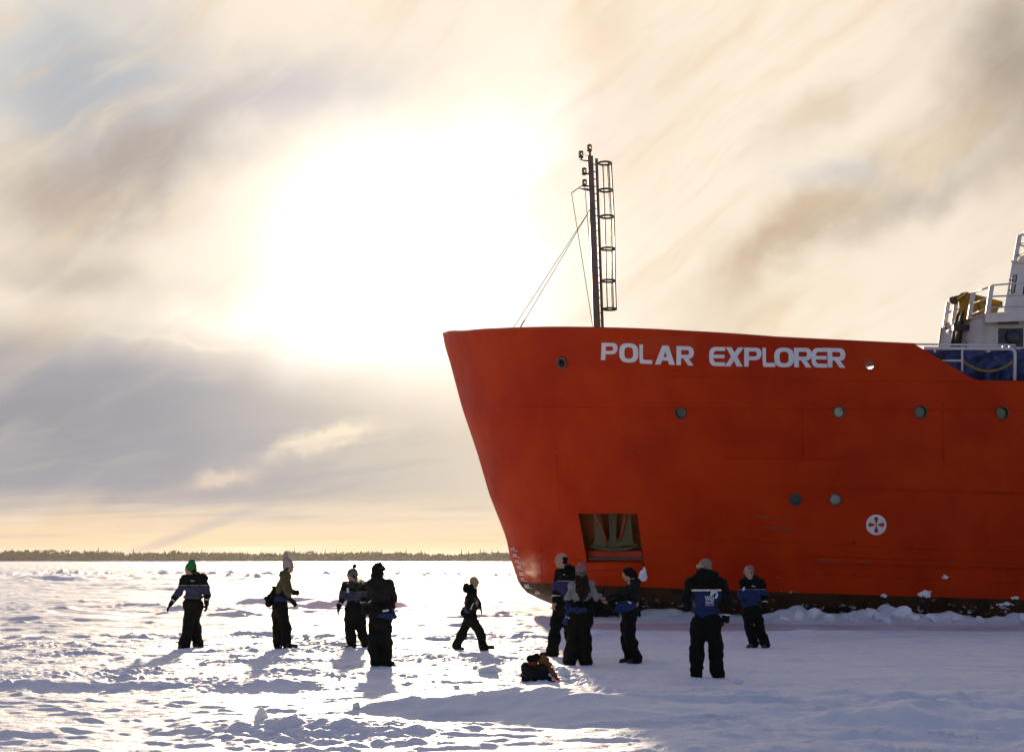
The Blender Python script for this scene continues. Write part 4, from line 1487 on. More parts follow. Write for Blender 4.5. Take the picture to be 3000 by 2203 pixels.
# navy winch box with a round cover
wx = empty('winch_box', SA(1650, 960, 41.5))
tag(wx, 'dark navy machinery box with a round cover beside the deckhouse', 'machinery')
y0 = 41.2
MB().hexa([SA(1448, 965, y0), SA(1860, 975, y0), SA(1860, 975, y0 + 1.6), SA(1448, 965, y0 + 1.6), SA(1448, 672, y0), SA(1860, 668, y0), SA(1860, 668, y0 + 1.6), SA(1448, 672, y0 + 1.6)]).build('body', M_NAVY, wx)
cc = SA(1705, 810, y0 - 0.02)
MB().lathe(cc, (0, -1, 0), [(0, .20), (.05, .20), (.07, .17), (.09, .05)], 28).build('round_cover', M_NAVY, wx, True)
MB().ring(cc + Vector((0, -.05, 0)), (0, -1, 0), 0.205, 0.022, 28, 8).build('cover_ring', M_BLACK, wx, True)
MB().hexa([SA(1425, 960, y0 + .02), SA(1452, 960, y0 - .01), SA(1452, 960, y0 + .6), SA(1425, 960, y0 + .6), SA(1428, 675, y0 + .02), SA(1452, 670, y0 - .01), SA(1452, 670, y0 + .6), SA(1428, 675, y0 + .6)]).build('end_plate', M_RAIL, wx)

# ------------------------------------------------------------------ people: smooth-blended bodies meshed from distance fields
class Field:
    def __init__(self, lo, hi, h):
        self.h = h
        self.lo = np.array(lo, dtype=np.float32)
        n = np.ceil((np.array(hi) - self.lo) / h).astype(int) + 1
        self.n = n
        self.ax = [self.lo[i] + h * np.arange(n[i], dtype=np.float32) for i in range(3)]
        self.f = np.full(n, 1.0, dtype=np.float32)

    def _win(self, lo, hi, pad):
        s = []
        for i in range(3):
            a = int(max(0, math.floor((lo[i] - pad - self.lo[i]) / self.h)))
            b = int(min(self.n[i], math.ceil((hi[i] + pad - self.lo[i]) / self.h) + 1))
            if b <= a:
                return None
            s.append(slice(a, b))
        return tuple(s)

    def grid(self, w):
        return np.meshgrid(self.ax[0][w[0]], self.ax[1][w[1]], self.ax[2][w[2]], indexing='ij', sparse=True)

    def _blend(self, w, d, k):
        f = self.f[w]
        if k <= 0:
            self.f[w] = np.minimum(f, d)
        else:
            h = np.clip(0.5 + 0.5 * (f - d) / k, 0, 1)
            self.f[w] = f * (1 - h) + d * h - k * h * (1 - h)

    def cone(self, a, b, ra, rb, k=0.03, flat=None, kf=1.0):
        """tapered capsule; flat = unit direction squeezed by kf (<1 thinner)"""
        a, b = np.array(a, dtype=np.float32), np.array(b, dtype=np.float32)
        R = max(ra, rb)
        w = self._win(np.minimum(a, b) - R, np.maximum(a, b) + R, k + 0.05)
        if w is None:
            return
        X, Y, Z = self.grid(w)
        ab = b - a
        px, py, pz = X - a[0], Y - a[1], Z - a[2]
        L2 = float(ab @ ab) + 1e-9
        t = np.clip((px * ab[0] + py * ab[1] + pz * ab[2]) / L2, 0, 1)
        qx, qy, qz = px - t * ab[0], py - t * ab[1], pz - t * ab[2]
        d2 = qx * qx + qy * qy + qz * qz
        if flat is not None:
            dd = qx * flat[0] + qy * flat[1] + qz * flat[2]
            d2 = d2 + dd * dd * (1 / kf ** 2 - 1)
        self._blend(w, np.sqrt(d2) - (ra + (rb - ra) * t), k)

    def ell(self, c, r, axes=None, k=0.03, sub=False):
        """ellipsoid with radii r along axes (3 unit vectors)"""
        c = np.array(c, dtype=np.float32)
        R = max(r)
        w = self._win(c - R, c + R, k + 0.05)
        if w is None:
            return
        X, Y, Z = self.grid(w)
        px, py, pz = X - c[0], Y - c[1], Z - c[2]
        if axes is None:
            axes = np.eye(3)
        s = 0
        for i in range(3):
            q = (px * axes[i][0] + py * axes[i][1] + pz * axes[i][2]) / r[i]
            s = s + q * q
        d = (np.sqrt(s) - 1) * min(r)
        if sub:
            f = self.f[w]
            kk = max(k, 1e-4)
            h = np.clip(0.5 - 0.5 * (f + d) / kk, 0, 1)
            self.f[w] = f * (1 - h) - d * h + kk * h * (1 - h)
        else:
            self._blend(w, d, k)

    def wrinkle(self, amp, freq, seed, zfreq=1.0, zlo=None, zhi=None):
        r = random.Random(seed)
        X, Y, Z = np.meshgrid(*self.ax, indexing='ij', sparse=True)
        s = 0
        for i in range(5):
            a, b, c, p = r.uniform(-1, 1), r.uniform(-1, 1), r.choice((-1, 1)) * r.uniform(.5, 1.2) * zfreq, r.uniform(0, 6.3)
            fr = freq * r.uniform(0.7, 1.5)
            s = s + np.sin(fr * (a * X + b * Y + c * Z) + p + 1.6 * np.sin(fr * 0.37 * (b * X - a * Y + 0.6 * Z) + p * 2))
        m = 1.0
        if zlo is not None:
            m = ss(zlo, zhi, Z)
        self.f += (amp / 2.2 * s * m).astype(np.float32)

    def mesh(self):
        f = self.f
        f[0], f[-1], f[:, 0], f[:, -1], f[:, :, 0], f[:, :, -1] = 1, 1, 1, 1, 1, 1
        ins = f < 0
        n = np.array(f.shape) - 1
        cnt = np.zeros(n, dtype=np.int8)
        sl = lambda o, i: slice(o, o + n[i])
        for dx in (0, 1):
            for dy in (0, 1):
                for dz in (0, 1):
                    cnt += ins[sl(dx, 0), sl(dy, 1), sl(dz, 2)]
        act = (cnt > 0) & (cnt < 8)
        ci = np.argwhere(act)
        if len(ci) == 0:
            return np.zeros((0, 3)), np.zeros((0, 4), dtype=int)
        acc = np.zeros((len(ci), 3))
        num = np.zeros(len(ci))
        for axis in range(3):
            o1, o2 = [(1, 2), (0, 2), (0, 1)][axis]
            for da in (0, 1):
                for db in (0, 1):
                    p = ci.copy()
                    p[:, o1] += da
                    p[:, o2] += db
                    q = p.copy()
                    q[:, axis] += 1
                    fa, fb = f[p[:, 0], p[:, 1], p[:, 2]], f[q[:, 0], q[:, 1], q[:, 2]]
                    x = (fa < 0) != (fb < 0)
                    t = np.where(x, fa / np.where(x, fa - fb, 1), 0)
                    pos = p.astype(float)
                    pos[:, axis] += t
                    acc += pos * x[:, None]
                    num += x
        V = self.lo + self.h * acc / num[:, None]
        idx = -np.ones(act.shape, dtype=np.int64)
        idx[act] = np.arange(len(ci))
        F = []
        for axis in range(3):
            o1, o2 = [(1, 2), (2, 0), (0, 1)][axis]
            s0 = [slice(1, -1)] * 3
            s0[axis] = slice(0, -1)
            s1 = list(s0)
            s1[axis] = slice(1, None)
            A, B = ins[tuple(s0)], ins[tuple(s1)]
            e = np.argwhere(A != B)
            if len(e) == 0:
                continue
            fl = A[e[:, 0], e[:, 1], e[:, 2]]
            g = e + 1
            g[:, axis] -= 1

            def c(d1, d2):
                q = g.copy()
                q[:, o1] += d1
                q[:, o2] += d2
                return idx[q[:, 0], q[:, 1], q[:, 2]]
            quad = np.stack([c(-1, -1), c(0, -1), c(0, 0), c(-1, 0)], -1)
            quad[~fl] = quad[~fl][:, ::-1]
            F.append(quad)
        return V, np.concatenate(F)

    def obj(self, name, m, parent, mats=None, idxf=None):
        V, F = self.mesh()
        me = bpy.data.meshes.new(name)
        me.vertices.add(len(V))
        me.vertices.foreach_set('co', V.astype(np.float32).reshape(-1))
        me.loops.add(len(F) * 4)
        me.loops.foreach_set('vertex_index', F.reshape(-1).astype(np.int32))
        me.polygons.add(len(F))
        me.polygons.foreach_set('loop_start', (np.arange(len(F)) * 4).astype(np.int32))
        me.update(calc_edges=True)
        me.polygons.foreach_set('use_smooth', np.ones(len(F), dtype=bool))
        for q in (mats or [m]):
            me.materials.append(q)
        if idxf is not None:
            C = V[F].mean(1)
            me.polygons.foreach_set('material_index', idxf(C).astype(np.int32))
        me.validate()
        o = bpy.data.objects.new(name, me)
        COL.objects.link(o)
        o.parent = parent
        return o


def cloth(name, col, rough=0.85, var=0.25, vs=14, bump=0.004, bs=60):
    return mat(name, col, rough, var=var, vscale=vs, bump=bump, bscale=bs, spec=0.12)


M_SKIN = mat('skin', (0.46, 0.27, 0.19), 0.55, var=0.12, vscale=12, spec=0.35)
M_OVER_K = cloth('black_overall', (0.0085, 0.0088, 0.0070))
M_OVER_B = cloth('blue_overall', (0.022, 0.038, 0.125))
M_OVER_BG = cloth('greyblue_overall', (0.060, 0.062, 0.105))
M_REFL = mat('reflective_tape', (0.72, 0.70, 0.62), 0.4, spec=0.6)
M_GLOVE = cloth('black_knit', (0.010, 0.010, 0.010))
M_BOOT = mat('boot_leather', (0.016, 0.014, 0.012), 0.6, bump=0.002, bscale=30)
M_BOOTG = mat('grey_boot', (0.05, 0.046, 0.04), 0.7, var=0.5, vscale=30)
M_OLIVE = cloth('olive_fleece', (0.115, 0.092, 0.045))
M_GREY = cloth('grey_knit', (0.25, 0.26, 0.27), bump=0.006, bs=90)
M_KNITK = cloth('black_jersey', (0.015, 0.017, 0.014))
M_GREEN = cloth('green_knit', (0.020, 0.235, 0.055), bump=0.006, bs=120)
M_PINK = cloth('pale_pink_knit', (0.46, 0.36, 0.35), bump=0.008, bs=110)
M_ROSE = cloth('rose_grey_knit', (0.30, 0.13, 0.14), bump=0.006, bs=110)
M_GREYHAT = cloth('grey_band_knit', (0.13, 0.125, 0.12), bump=0.006, bs=110)
M_HATBR = cloth('brown_grey_knit', (0.16, 0.12, 0.10), bump=0.008, bs=110)
M_POM = cloth('dark_pompom', (0.045, 0.032, 0.026), bump=0.02, bs=60)
M_HAIR_BR = mat('brown_hair', (0.026, 0.012, 0.006), 0.7, spec=0.12, var=0.4, vscale=30, bump=0.006, bscale=80)
M_HAIR_DK = mat('dark_hair', (0.010, 0.007, 0.005), 0.7, spec=0.12, var=0.4, vscale=30, bump=0.006, bscale=80)
M_HAIR_GY = mat('grey_stubble', (0.24, 0.19, 0.15), 0.8, var=0.3, vscale=40)
M_HAIR_BL = mat('fair_hair', (0.40, 0.28, 0.15), 0.7, var=0.3, vscale=40)
M_EYE = mat('eye', (0.05, 0.035, 0.03), 0.2)
M_LIP = mat('lips', (0.34, 0.13, 0.11), 0.5)


def unit(v):
    v = np.array(v, dtype=float)
    return v / (np.linalg.norm(v) + 1e-9)


def head_frame(yaw, pitch=0.0, roll=0.0):
    """yaw 0 looks at the viewer, 90 to the left of the picture, 180 away, 270 to the right"""
    a = math.radians(yaw)
    f = np.array([-math.sin(a), -math.cos(a), 0.0])
    p = math.radians(pitch)
    f = unit([f[0] * math.cos(p), f[1] * math.cos(p), math.sin(p)])
    r = unit(np.cross(f, [0, 0, 1]))       # the person's right-hand side
    u = np.cross(r, f)
    return f, r, u


def add_head(F, c, fr, s=1.0, neck=None):
    f, r, u = fr
    P = lambda a, b, d: c + (f * a + r * b + u * d) * s
    ax = [f, r, u]
    F.ell(P(-.012, 0, .035), (.098 * s, .077 * s, .088 * s), ax, .02)       # skull
    F.ell(P(.018, 0, -.025), (.074 * s, .060 * s, .085 * s), ax, .025)      # face
    F.cone(P(.055, 0, -.092), P(.020, 0, -.090), .026 * s, .044 * s, .025)  # chin and jaw
    F.cone(P(.086, 0, .022), P(.108, 0, -.022), .010 * s, .015 * s, .012)   # nose
    F.cone(P(.084, -.030, .034), P(.084, .030, .034), .012 * s, .012 * s, .012)  # brow
    for q in (-1, 1):
        F.ell(P(.091, .030 * q, .012), (.012 * s, .014 * s, .010 * s), ax, .008, sub=True)
        F.ell(P(-.006, .079 * q, -.002), (.018 * s, .010 * s, .032 * s), ax, .006)  # ears
        F.cone(P(.066, .038 * q, -.022), P(.060, .042 * q, -.03), .020 * s, .018 * s, .015)  # cheeks
    F.cone(P(.094, -.018, -.056), P(.094, .018, -.056), .007 * s, .007 * s, .006)  # lips
    if neck is not None:
        F.cone(P(-.012, 0, -.06), neck, .052 * s, .058 * s, .03)


def add_hand(F, wr, tip, palm_n, side, s=1.0, curl=0.35, spread=1.0):
    """wrist -> fingertip; palm_n = direction the palm faces; side = direction of the thumb"""
    wr, tip = np.array(wr), np.array(tip)
    d = unit(tip - wr)
    n = unit(palm_n - d * np.dot(palm_n, d))
    t = unit(np.cross(d, n))
    if np.dot(t, side) < 0:
        t = -t
    L = 0.185 * s
    pa, pb = wr + d * 0.02, wr + d * L * 0.50
    for q in (-1, -.33, .33, 1):
        F.cone(pa + t * q * .020 * s, pb + t * q * .030 * s, .017 * s, .014 * s, .015, n, 0.8)
    for q, ln in ((-1, .36), (-.33, .45), (.33, .48), (1, .44)):
        b0 = pb + t * q * .031 * s
        dd = unit(d + t * q * 0.08 * spread)
        m = b0 + unit(dd + n * curl * .6) * (L * ln * .5)
        e = m + unit(dd + n * curl * 2.0) * (L * ln * .5)
        F.cone(b0, m, .0105 * s, .0100 * s, .004)
        F.cone(m, e, .0100 * s, .0085 * s, .004)
    th0 = wr + d * .035 * s + t * .020 * s
    th1 = th0 + unit(d * .75 + t * .75 + n * .3) * .045 * s
    F.cone(th0, th1, .016 * s, .012 * s, .01)
    F.cone(th1, th1 + unit(d + t * .15 + n * .35) * .038 * s, .012 * s, .010 * s, .006)


def slab_part(F, name, m, parent, plane_p, plane_n, half, grow=0.006, extra=None):
    """thin band lying on a garment: garment grown a little, cut to a slab"""
    G = Field.__new__(Field)
    G.__dict__.update(F.__dict__)
    X, Y, Z = np.meshgrid(*F.ax, indexing='ij', sparse=True)
    d = (X - plane_p[0]) * plane_n[0] + (Y - plane_p[1]) * plane_n[1] + (Z - plane_p[2]) * plane_n[2]
    f = np.maximum(F.f - grow, np.abs(d) - half)
    if extra is not None:
        f = np.maximum(f, extra(X, Y, Z))
    G.f = f.astype(np.float32)
    return G.obj(name, m, parent)


def person(spec):
    Zx, Zy, sc = spec['zoom']
    foot = spec['foot']
    fpx = Zy + foot[1] / sc
    D = CAMH * FPX / ((fpx - 1641.0) - 2.0)
    X0 = (Zx + foot[0] / sc - 1500) / FPX * D
    k = D / FPX * 1.004                     # metres per photograph pixel there
    zoff = gz(X0, D)

    def W(p):
        x, y = p[0], p[1]
        d = p[2] if len(p) > 2 else 0.0
        return np.array([(x - foot[0]) / sc * k, d, (foot[1] - y) / sc * k])
    J = {n: W(p) for n, p in spec['j'].items()}
    t = empty('person', (X0, D, zoff - 0.025))
    tag(t, spec['label'], 'person', 'people standing about on the snow')
    H = spec.get('H', 1.75) / 1.75
    allp = np.array(list(J.values()))
    lo, hi = allp.min(0) - 0.32, allp.max(0) + 0.32
    lo[2] = -0.04
    fr = head_frame(spec['look'], spec.get('nod', 0))
    bf, br_, bu = head_frame(spec['face'])          # where the chest points
    hs = spec.get('hs', 1.0) * H
    # ---------------- body
    B = Field(lo, hi, 0.0102)
    add_head(B, J['head'], fr, hs, J['neck'])
    cw = 0.5 * (J['shl'] + J['shr'])
    hipc = 0.5 * (J['hpl'] + J['hpr'])
    B.cone(J['neck'], cw * .6 + J['waist'] * .4, .075 * H, .125 * H, .06, bf, .8)
    B.cone(J['shl'], J['shr'], .062 * H, .062 * H, .06)
    B.cone(cw * .6 + J['waist'] * .4, J['waist'], .135 * H, .125 * H, .06, bf, .8)
    B.cone(J['waist'], hipc, .125 * H, .14 * H, .06, bf, .85)
    for q in 'lr':
        B.cone(J['sh' + q], J['el' + q], .050 * H, .040 * H, .04)
        B.cone(J['el' + q], J['wr' + q], .040 * H, .026 * H, .03)
        B.cone(J['hp' + q], J['kn' + q], .080 * H, .056 * H, .05)
        B.cone(J['kn' + q], J['an' + q] + np.array([0, 0, .04]), .054 * H, .036 * H, .04)
        B.cone(J['an' + q] + np.array([0, 0, .04]), J['to' + q] * .8 + J['an' + q] * .2 + np.array([0, 0, .03]), .034 * H, .026 * H, .03)
        nrm = np.array(spec.get('palm' + q, unit(J['waist'] - J['wr' + q])), dtype=float)
        add_hand(B, J['wr' + q], J['hd' + q], nrm, np.array(spec.get('thumb' + q, bf), dtype=float), .95 * H, spec.get('curl' + q, .35))
    body = B.obj('body', M_SKIN, t)
    f, r, u = fr
    for q in (-1, 1):
        e = J['head'] + (f * .084 + r * .030 * q + u * .012) * hs
        mb = MB().lathe(e - f * .01, f, [(0, .004), (.004, .011), (.010, .011), (.014, .004)], 8)
        mesh_obj('eye', mb.v, mb.f, M_EYE, body, True, local=True)
    lp = J['head'] + (f * .097 - u * .056) * hs
    mb = MB().tube([lp - r * .02 - f * .004, lp, lp + r * .02 - f * .004], .0055, 6)
    mesh_obj('lips', mb.v, mb.f, M_LIP, body, True, local=True)

    # ---------------- trousers
    fat = spec.get('fat', 1.0)
    T = Field(np.array([lo[0], lo[1], -0.03]), np.array([hi[0], hi[1], J['waist'][2] + .12]), 0.0135)
    T.cone(J['waist'] + np.array([0, 0, .02]), hipc, .150 * H * fat, .165 * H * fat, .06, bf, .86)
    for q in 'lr':
        hem = J['an' + q] + np.array([0, 0, .045])
        T.cone(J['hp' + q], J['kn' + q], .122 * H * fat, .100 * H * fat, .07)
        T.cone(J['kn' + q], hem, .100 * H * fat, spec.get('hem', .098) * H * fat, .04)
        T.cone(J['kn' + q] * .8 + hem * .2, J['kn' + q] * .72 + hem * .28, .106 * H * fat, .104 * H * fat, .03)
    T.wrinkle(.012, 16, spec['seed'], 1.1)
    T.wrinkle(.005, 34, spec['seed'] + 1, 1.2)
    T.wrinkle(.007, 40, spec['seed'] + 5, 1.4, .30, 0.0)
    trousers = T.obj('trousers', spec.get('trouser', M_OVER_K), t)
    # boots
    for q in 'lr':
        a, b = J['an' + q], J['to' + q]
        Bt = Field(np.minimum(a, b) - .14, np.maximum(a, b) + np.array([.14, .14, .22]), 0.011)
        d = unit((b - a) * np.array([1, 1, 0]) + bf * 1e-3)
        Bt.cone(a + np.array([0, 0, .14]), a + np.array([0, 0, .05]), .064 * H, .062 * H, .03)
        Bt.cone(a - d * .03 + np.array([0, 0, .045]), b + np.array([0, 0, .042]), .048 * H, .042 * H, .03)
        Bt.cone(a - d * .04 + np.array([0, 0, .018]), b + d * .005 + np.array([0, 0, .018]), .045 * H, .045 * H, .01, np.array([0, 0, 1.]), .45)
        Bt.obj('boot', spec.get('boot', M_BOOT), t)

    # ---------------- top
    st = spec['top']
    Jk = Field(np.array([lo[0], lo[1], J['waist'][2] - .16]), np.array([hi[0], hi[1], J['neck'][2] + .22]), 0.0125)
    gl = {'overall': 1.0, 'jacket': .92, 'knit': .78}[st]
    gt = max(gl, .93)
    lw = J['waist'] if st == 'overall' else J['waist'] - np.array([0, 0, .06])
    Jk.cone(J['neck'] - np.array([0, 0, .03]), cw * .55 + J['waist'] * .45, .10 * H * gt, .172 * H * gt, .07, bf, .84)
    Jk.cone(cw * .55 + J['waist'] * .45, lw, .175 * H * gt, .166 * H * gt * fat, .06, bf, .84)
    Jk.cone(J['shl'], J['shr'], .092 * H * gt, .092 * H * gt, .06)
    for q in 'lr':
        Jk.cone(J['sh' + q], J['el' + q], .086 * H * (gl + .08), .070 * H * (gl + .06), .035)
        Jk.cone(J['el' + q], J['wr' + q], .070 * H * gl, .053 * H * gl, .03)
    if st == 'overall':
        Jk.cone(lw + np.array([-.02, 0, .02]), lw + np.array([.02, 0, .02]), .185 * H * fat, .185 * H * fat, .04, np.array([0, 0, 1.]), .28)
    Jk.wrinkle(.010, 18, spec['seed'] + 2, 1.1)
    Jk.wrinkle(.006, 38, spec['seed'] + 3, 1.2)
    yoke = spec.get('yoke', J['shl'][2] * .5 + J['shr'][2] * .5 - .12)
    blue = spec.get('blue', M_OVER_B)
    if st == 'overall':
        sleeves = spec.get('sleeves', 'b')

        def idxf(C):
            m = (C[:, 2] < yoke + 0.02 * np.sin(C[:, 0] * 30)).astype(int)
            if sleeves == 'k':
                # black sleeves, blue only on the trunk
                ax_ = np.minimum(np.abs(C[:, 0] - J['shl'][0]), np.abs(C[:, 0] - J['shr'][0]))
                inside = (C[:, 0] > min(J['shl'][0], J['shr'][0]) + .005) & (C[:, 0] < max(J['shl'][0], J['shr'][0]) - .005)
                m = m * inside
            else:
                for q in 'lr':
                    dd = np.linalg.norm(C - J['wr' + q], axis=1)
                    m[dd < .17] = 0
                    ds = np.linalg.norm(C - (J['sh' + q] + np.array([0, 0, .02])), axis=1)
            return m
        jacket = Jk.obj('jacket', None, t, [M_OVER_K, blue], idxf)
    else:
        jacket = Jk.obj('jacket' if st == 'jacket' else 'sweater', spec['topmat'], t)
    # reflective bands on the sleeves
    if st == 'overall':
        for q in spec.get('bands', 'lr'):
            w = J['wr' + q] * .72 + J['el' + q] * .28
            n = unit(J['wr' + q] - J['el' + q])
            slab_part(Jk, 'reflective_band', M_REFL, jacket, w, n, .013, .005,
                      lambda X, Y, Z: np.sqrt((X - w[0]) ** 2 + (Y - w[1]) ** 2 + (Z - w[2]) ** 2) - .12)
        if spec.get('stripe'):
            half, cond = spec['stripe']
            slab_part(Jk, 'reflective_stripe', M_REFL, jacket, np.array([0, 0, yoke + .005]), np.array([0, 0, 1.]), half, .006, lambda X, Y, Z: cond(X, Y, Z, J))
    # collar / hood
    if spec.get('hood'):
        C = Field(J['neck'] - .30, J['neck'] + .30, 0.0125)
        h = spec['hood']
        bk = J['neck'] - bf * (.085 * h) + np.array([0, 0, -.005])
        C.ell(bk, (.075 * h, .155 * h, .085 * h), [bf, br_, bu], .03)
        for a in np.linspace(-1.9, 1.9, 9):
            p0 = J['neck'] - bf * math.cos(a) * .095 * h + br_ * math.sin(a) * .105 * h + np.array([0, 0, -.02])
            C.cone(p0 - np.array([0, 0, .03]), p0 + np.array([0, 0, spec.get('collar', .05)]), .038 * h, .030 * h, .03)
        C.wrinkle(.012, 34, spec['seed'] + 7, 1.0)
        C.obj('hood', spec.get('hoodmat', M_OVER_K), jacket)
    # gloves
    for q in spec.get('gloves', ''):
        G = Field(np.minimum(J['wr' + q], J['hd' + q]) - .12, np.maximum(J['wr' + q], J['hd' + q]) + .12, 0.0085)
        nrm = np.array(spec.get('palm' + q, unit(J['waist'] - J['wr' + q])), dtype=float)
        add_hand(G, J['wr' + q], J['hd' + q], nrm, np.array(spec.get('thumb' + q, bf), dtype=float), .97 * H, spec.get('curl' + q, .35))
        G.f -= .006
        G.cone(J['wr' + q] - unit(J['hd' + q] - J['wr' + q]) * .05, J['wr' + q] + unit(J['hd' + q] - J['wr' + q]) * .03, .046 * H, .042 * H, .02)
        G.obj('glove', M_GLOVE, t)

    # ---------------- hair and hats
    P = lambda a, b, d: J['head'] + (f * a + r * b + u * d) * hs
    ax = [f, r, u]
    hair = spec.get('hair')
    hl, hh = J['head'] - .34, J['head'] + .34
    if hair:
        kind, hm = hair
        Hf = Field(hl - (np.array([0, 0, .45]) if kind == 'long' else 0), hh, 0.0105)
        if kind in ('long', 'bun', 'curly', 'under', 'full'):
            g = {'curly': .024, 'bun': .014, 'long': .016, 'under': .010, 'full': .014}[kind]
            Hf.ell(P(-.020, 0, .038), ((.096 + g) * hs, (.080 + g) * hs, (.088 + g) * hs), ax, .02)
            Hf.ell(P(-.045, 0, -.03), ((.060 + g) * hs, (.074 + g) * hs, (.080 + g) * hs), ax, .02)
            Hf.ell(P(.105, 0, -.022), (.080 * hs, .092 * hs, .088 * hs), ax, .01, sub=True)
            if kind == 'bun':
                Hf.ell(P(-.125, 0, -.035), (.05 * hs, .048 * hs, .075 * hs), ax, .02)
                Hf.cone(P(-.12, 0, -.05), P(-.15, 0, -.16), .035 * hs, .018 * hs, .02)
            if kind == 'long':
                for q in np.linspace(-1, 1, 7):
                    a = P(-.075 + .02 * abs(q), .065 * q, -.02)
                    Hf.cone(a, a + np.array([.05 * q + spec.get('hairdx', .02), spec.get('hairdy', -.03), -.30 - .17 * (1 - abs(q))]), .035 * hs, .016 * hs, .03)
            if kind == 'curly':
                rr = random.Random(3)
                for _ in range(46):
                    v = unit([rr.gauss(0, 1), rr.gauss(0, 1), rr.gauss(.35, .8)])
                    if v @ f > .35:
                        continue
                    c = J['head'] + np.array(v) * np.array([.105, .105, .118]) * hs + np.array([0, 0, .02])
                    Hf.ell(c, (.026, .026, .026), None, .012)
                for q in range(6):
                    Hf.ell(P(-.07, .07 * (q / 2.5 - 1), -.085), (.035, .035, .045), None, .02)
            if kind == 'curly':
                Hf.wrinkle(.010, 90, 5)
            else:
                Hf.wrinkle(.006, 70, 5, .2)
        elif kind == 'ring':          # bald crown, hair round the sides
            Hf.ell(P(-.030, 0, .022), (.088 * hs, .084 * hs, .070 * hs), ax, .01)
            Hf.ell(P(-.045, 0, -.03), (.065 * hs, .076 * hs, .055 * hs), ax, .01)
            Hf.ell(P(.09, 0, .0), (.095 * hs, .10 * hs, .13 * hs), ax, .006, sub=True)
            Hf.ell(P(.02, 0, .125), (.12 * hs, .066 * hs, .075 * hs), ax, .006, sub=True)
        elif kind == 'stubble':
            Hf.ell(P(-.013, 0, .036), (.100 * hs, .0790 * hs, .0895 * hs), ax, .01)
            Hf.ell(P(-.045, 0, -.03), (.062 * hs, .073 * hs, .050 * hs), ax, .01)
            Hf.ell(P(.115, 0, .0), (.105 * hs, .11 * hs, .125 * hs), ax, .006, sub=True)
        if spec.get('hat'):
            X_, Y_, Z_ = np.meshgrid(*Hf.ax, indexing='ij', sparse=True)
            cut = (X_ - J['head'][0]) * u[0] + (Y_ - J['head'][1]) * u[1] + (Z_ - J['head'][2]) * u[2] - spec['hat'].get('cut', .012) * hs
            Hf.f = np.maximum(Hf.f, cut + 0 * Hf.f).astype(np.float32)
        Hf.obj('hair', hm, body)
    hat = spec.get('hat')
    if hat:
        Hh = Field(hl, hh, 0.0095)
        tall = hat.get('tall', .0)
        Hh.ell(P(-.016, 0, .045), (.112 * hs, .092 * hs, .092 * hs), ax, .02)
        if tall:
            Hh.cone(P(-.02, 0, .075), P(-.03 + hat.get('tip', 0), 0, .09 + tall), .090 * hs, .074 * hs, .03)
        for a in np.linspace(0, 2 * math.pi, 18)[:-1]:
            q0 = P(-.016 + .100 * math.cos(a), .081 * math.sin(a), hat.get('brim', .018) - .030 * math.cos(a + math.pi) * 0 - (.02 if math.cos(a) < 0 else -.005))
            Hh.cone(q0 - u * .022, q0 + u * .025, .017, .017, .012)
        # hollow below the brim
        Hh.ell(P(.06, 0, -.055), (.10 * hs, .10 * hs, .062 * hs), ax, .004, sub=True)
        Hh.wrinkle(.003, 150, 2, .15)
        if hat.get('band'):
            zl = J['head'][2] + hat.get('bz', .055) * hs
            ho = Hh.obj('beanie', None, t, [hat['mat'], hat['band']], lambda C: (C[:, 2] < zl).astype(int))
        else:
            ho = Hh.obj('beanie', hat['mat'], t)
        if hat.get('pom'):
            c = P(-.03 + hat.get('tip', 0), 0, .145 + tall + hat.get('pr', .05) * .75)
            Pf = Field(c - .11, c + .11, .0095)
            rr = random.Random(5)
            pr = hat.get('pr', .05)
            Pf.ell(c, (pr, pr, pr), None, .01)
            for _ in range(40):
                v = unit([rr.gauss(0, 1), rr.gauss(0, 1), rr.gauss(0, 1)])
                Pf.ell(c + v * pr * .9, (.013, .013, .013), None, .006)
            Pf.obj('pompom', hat.get('pommat', hat['mat']), ho)

    # ---------------- overall top tied round the waist
    if spec.get('tied'):
        td = spec['tied']
        Tf = Field(np.array([lo[0] - .15, lo[1] - .1, J['waist'][2] - .62]), np.array([hi[0] + .15, hi[1] + .1, J['waist'][2] + .25]), 0.0135)
        for (a, b, ra, rb) in td['k']:
            Tf.cone(W(a), W(b), ra, rb, .05)
        Tf.wrinkle(.013, 34, spec['seed'] + 9, 1.0)
        Tf.wrinkle(.010, 60, spec['seed'] + 10, 1.0)
        tied = Tf.obj('tied_jacket', M_OVER_K, t)
        tied['label'] = 'black top of the overall hanging knotted round the waist'
        for (a, b, ra, rb) in td.get('b', []):
            a, b = W(a), W(b)
            Bf = Field(np.minimum(a, b) - .25, np.maximum(a, b) + .25, .0125)
            Bf.cone(a, b, ra, rb, .05)
            Bf.wrinkle(.013, 36, spec['seed'] + 11)
            Bf.obj('blue_panel', M_OVER_B, tied)
        for (a, b, ra) in td.get('s', []):
            mb = MB().tube([Vector(W(a)), Vector((W(a) + W(b)) / 2) + Vector((0, -.006, 0)), Vector(W(b))], ra, 6)
            mesh_obj('reflective_band', mb.v, mb.f, M_REFL, tied, local=True)
    return t, J, W, body, jacket, Jk

Z1, Z2, Z3, Z4 = (460, 1600, 4.859), (940, 1600, 4.13), (1460, 1580, 3.933), (1940, 1600, 4.13)
PEOPLE = {}

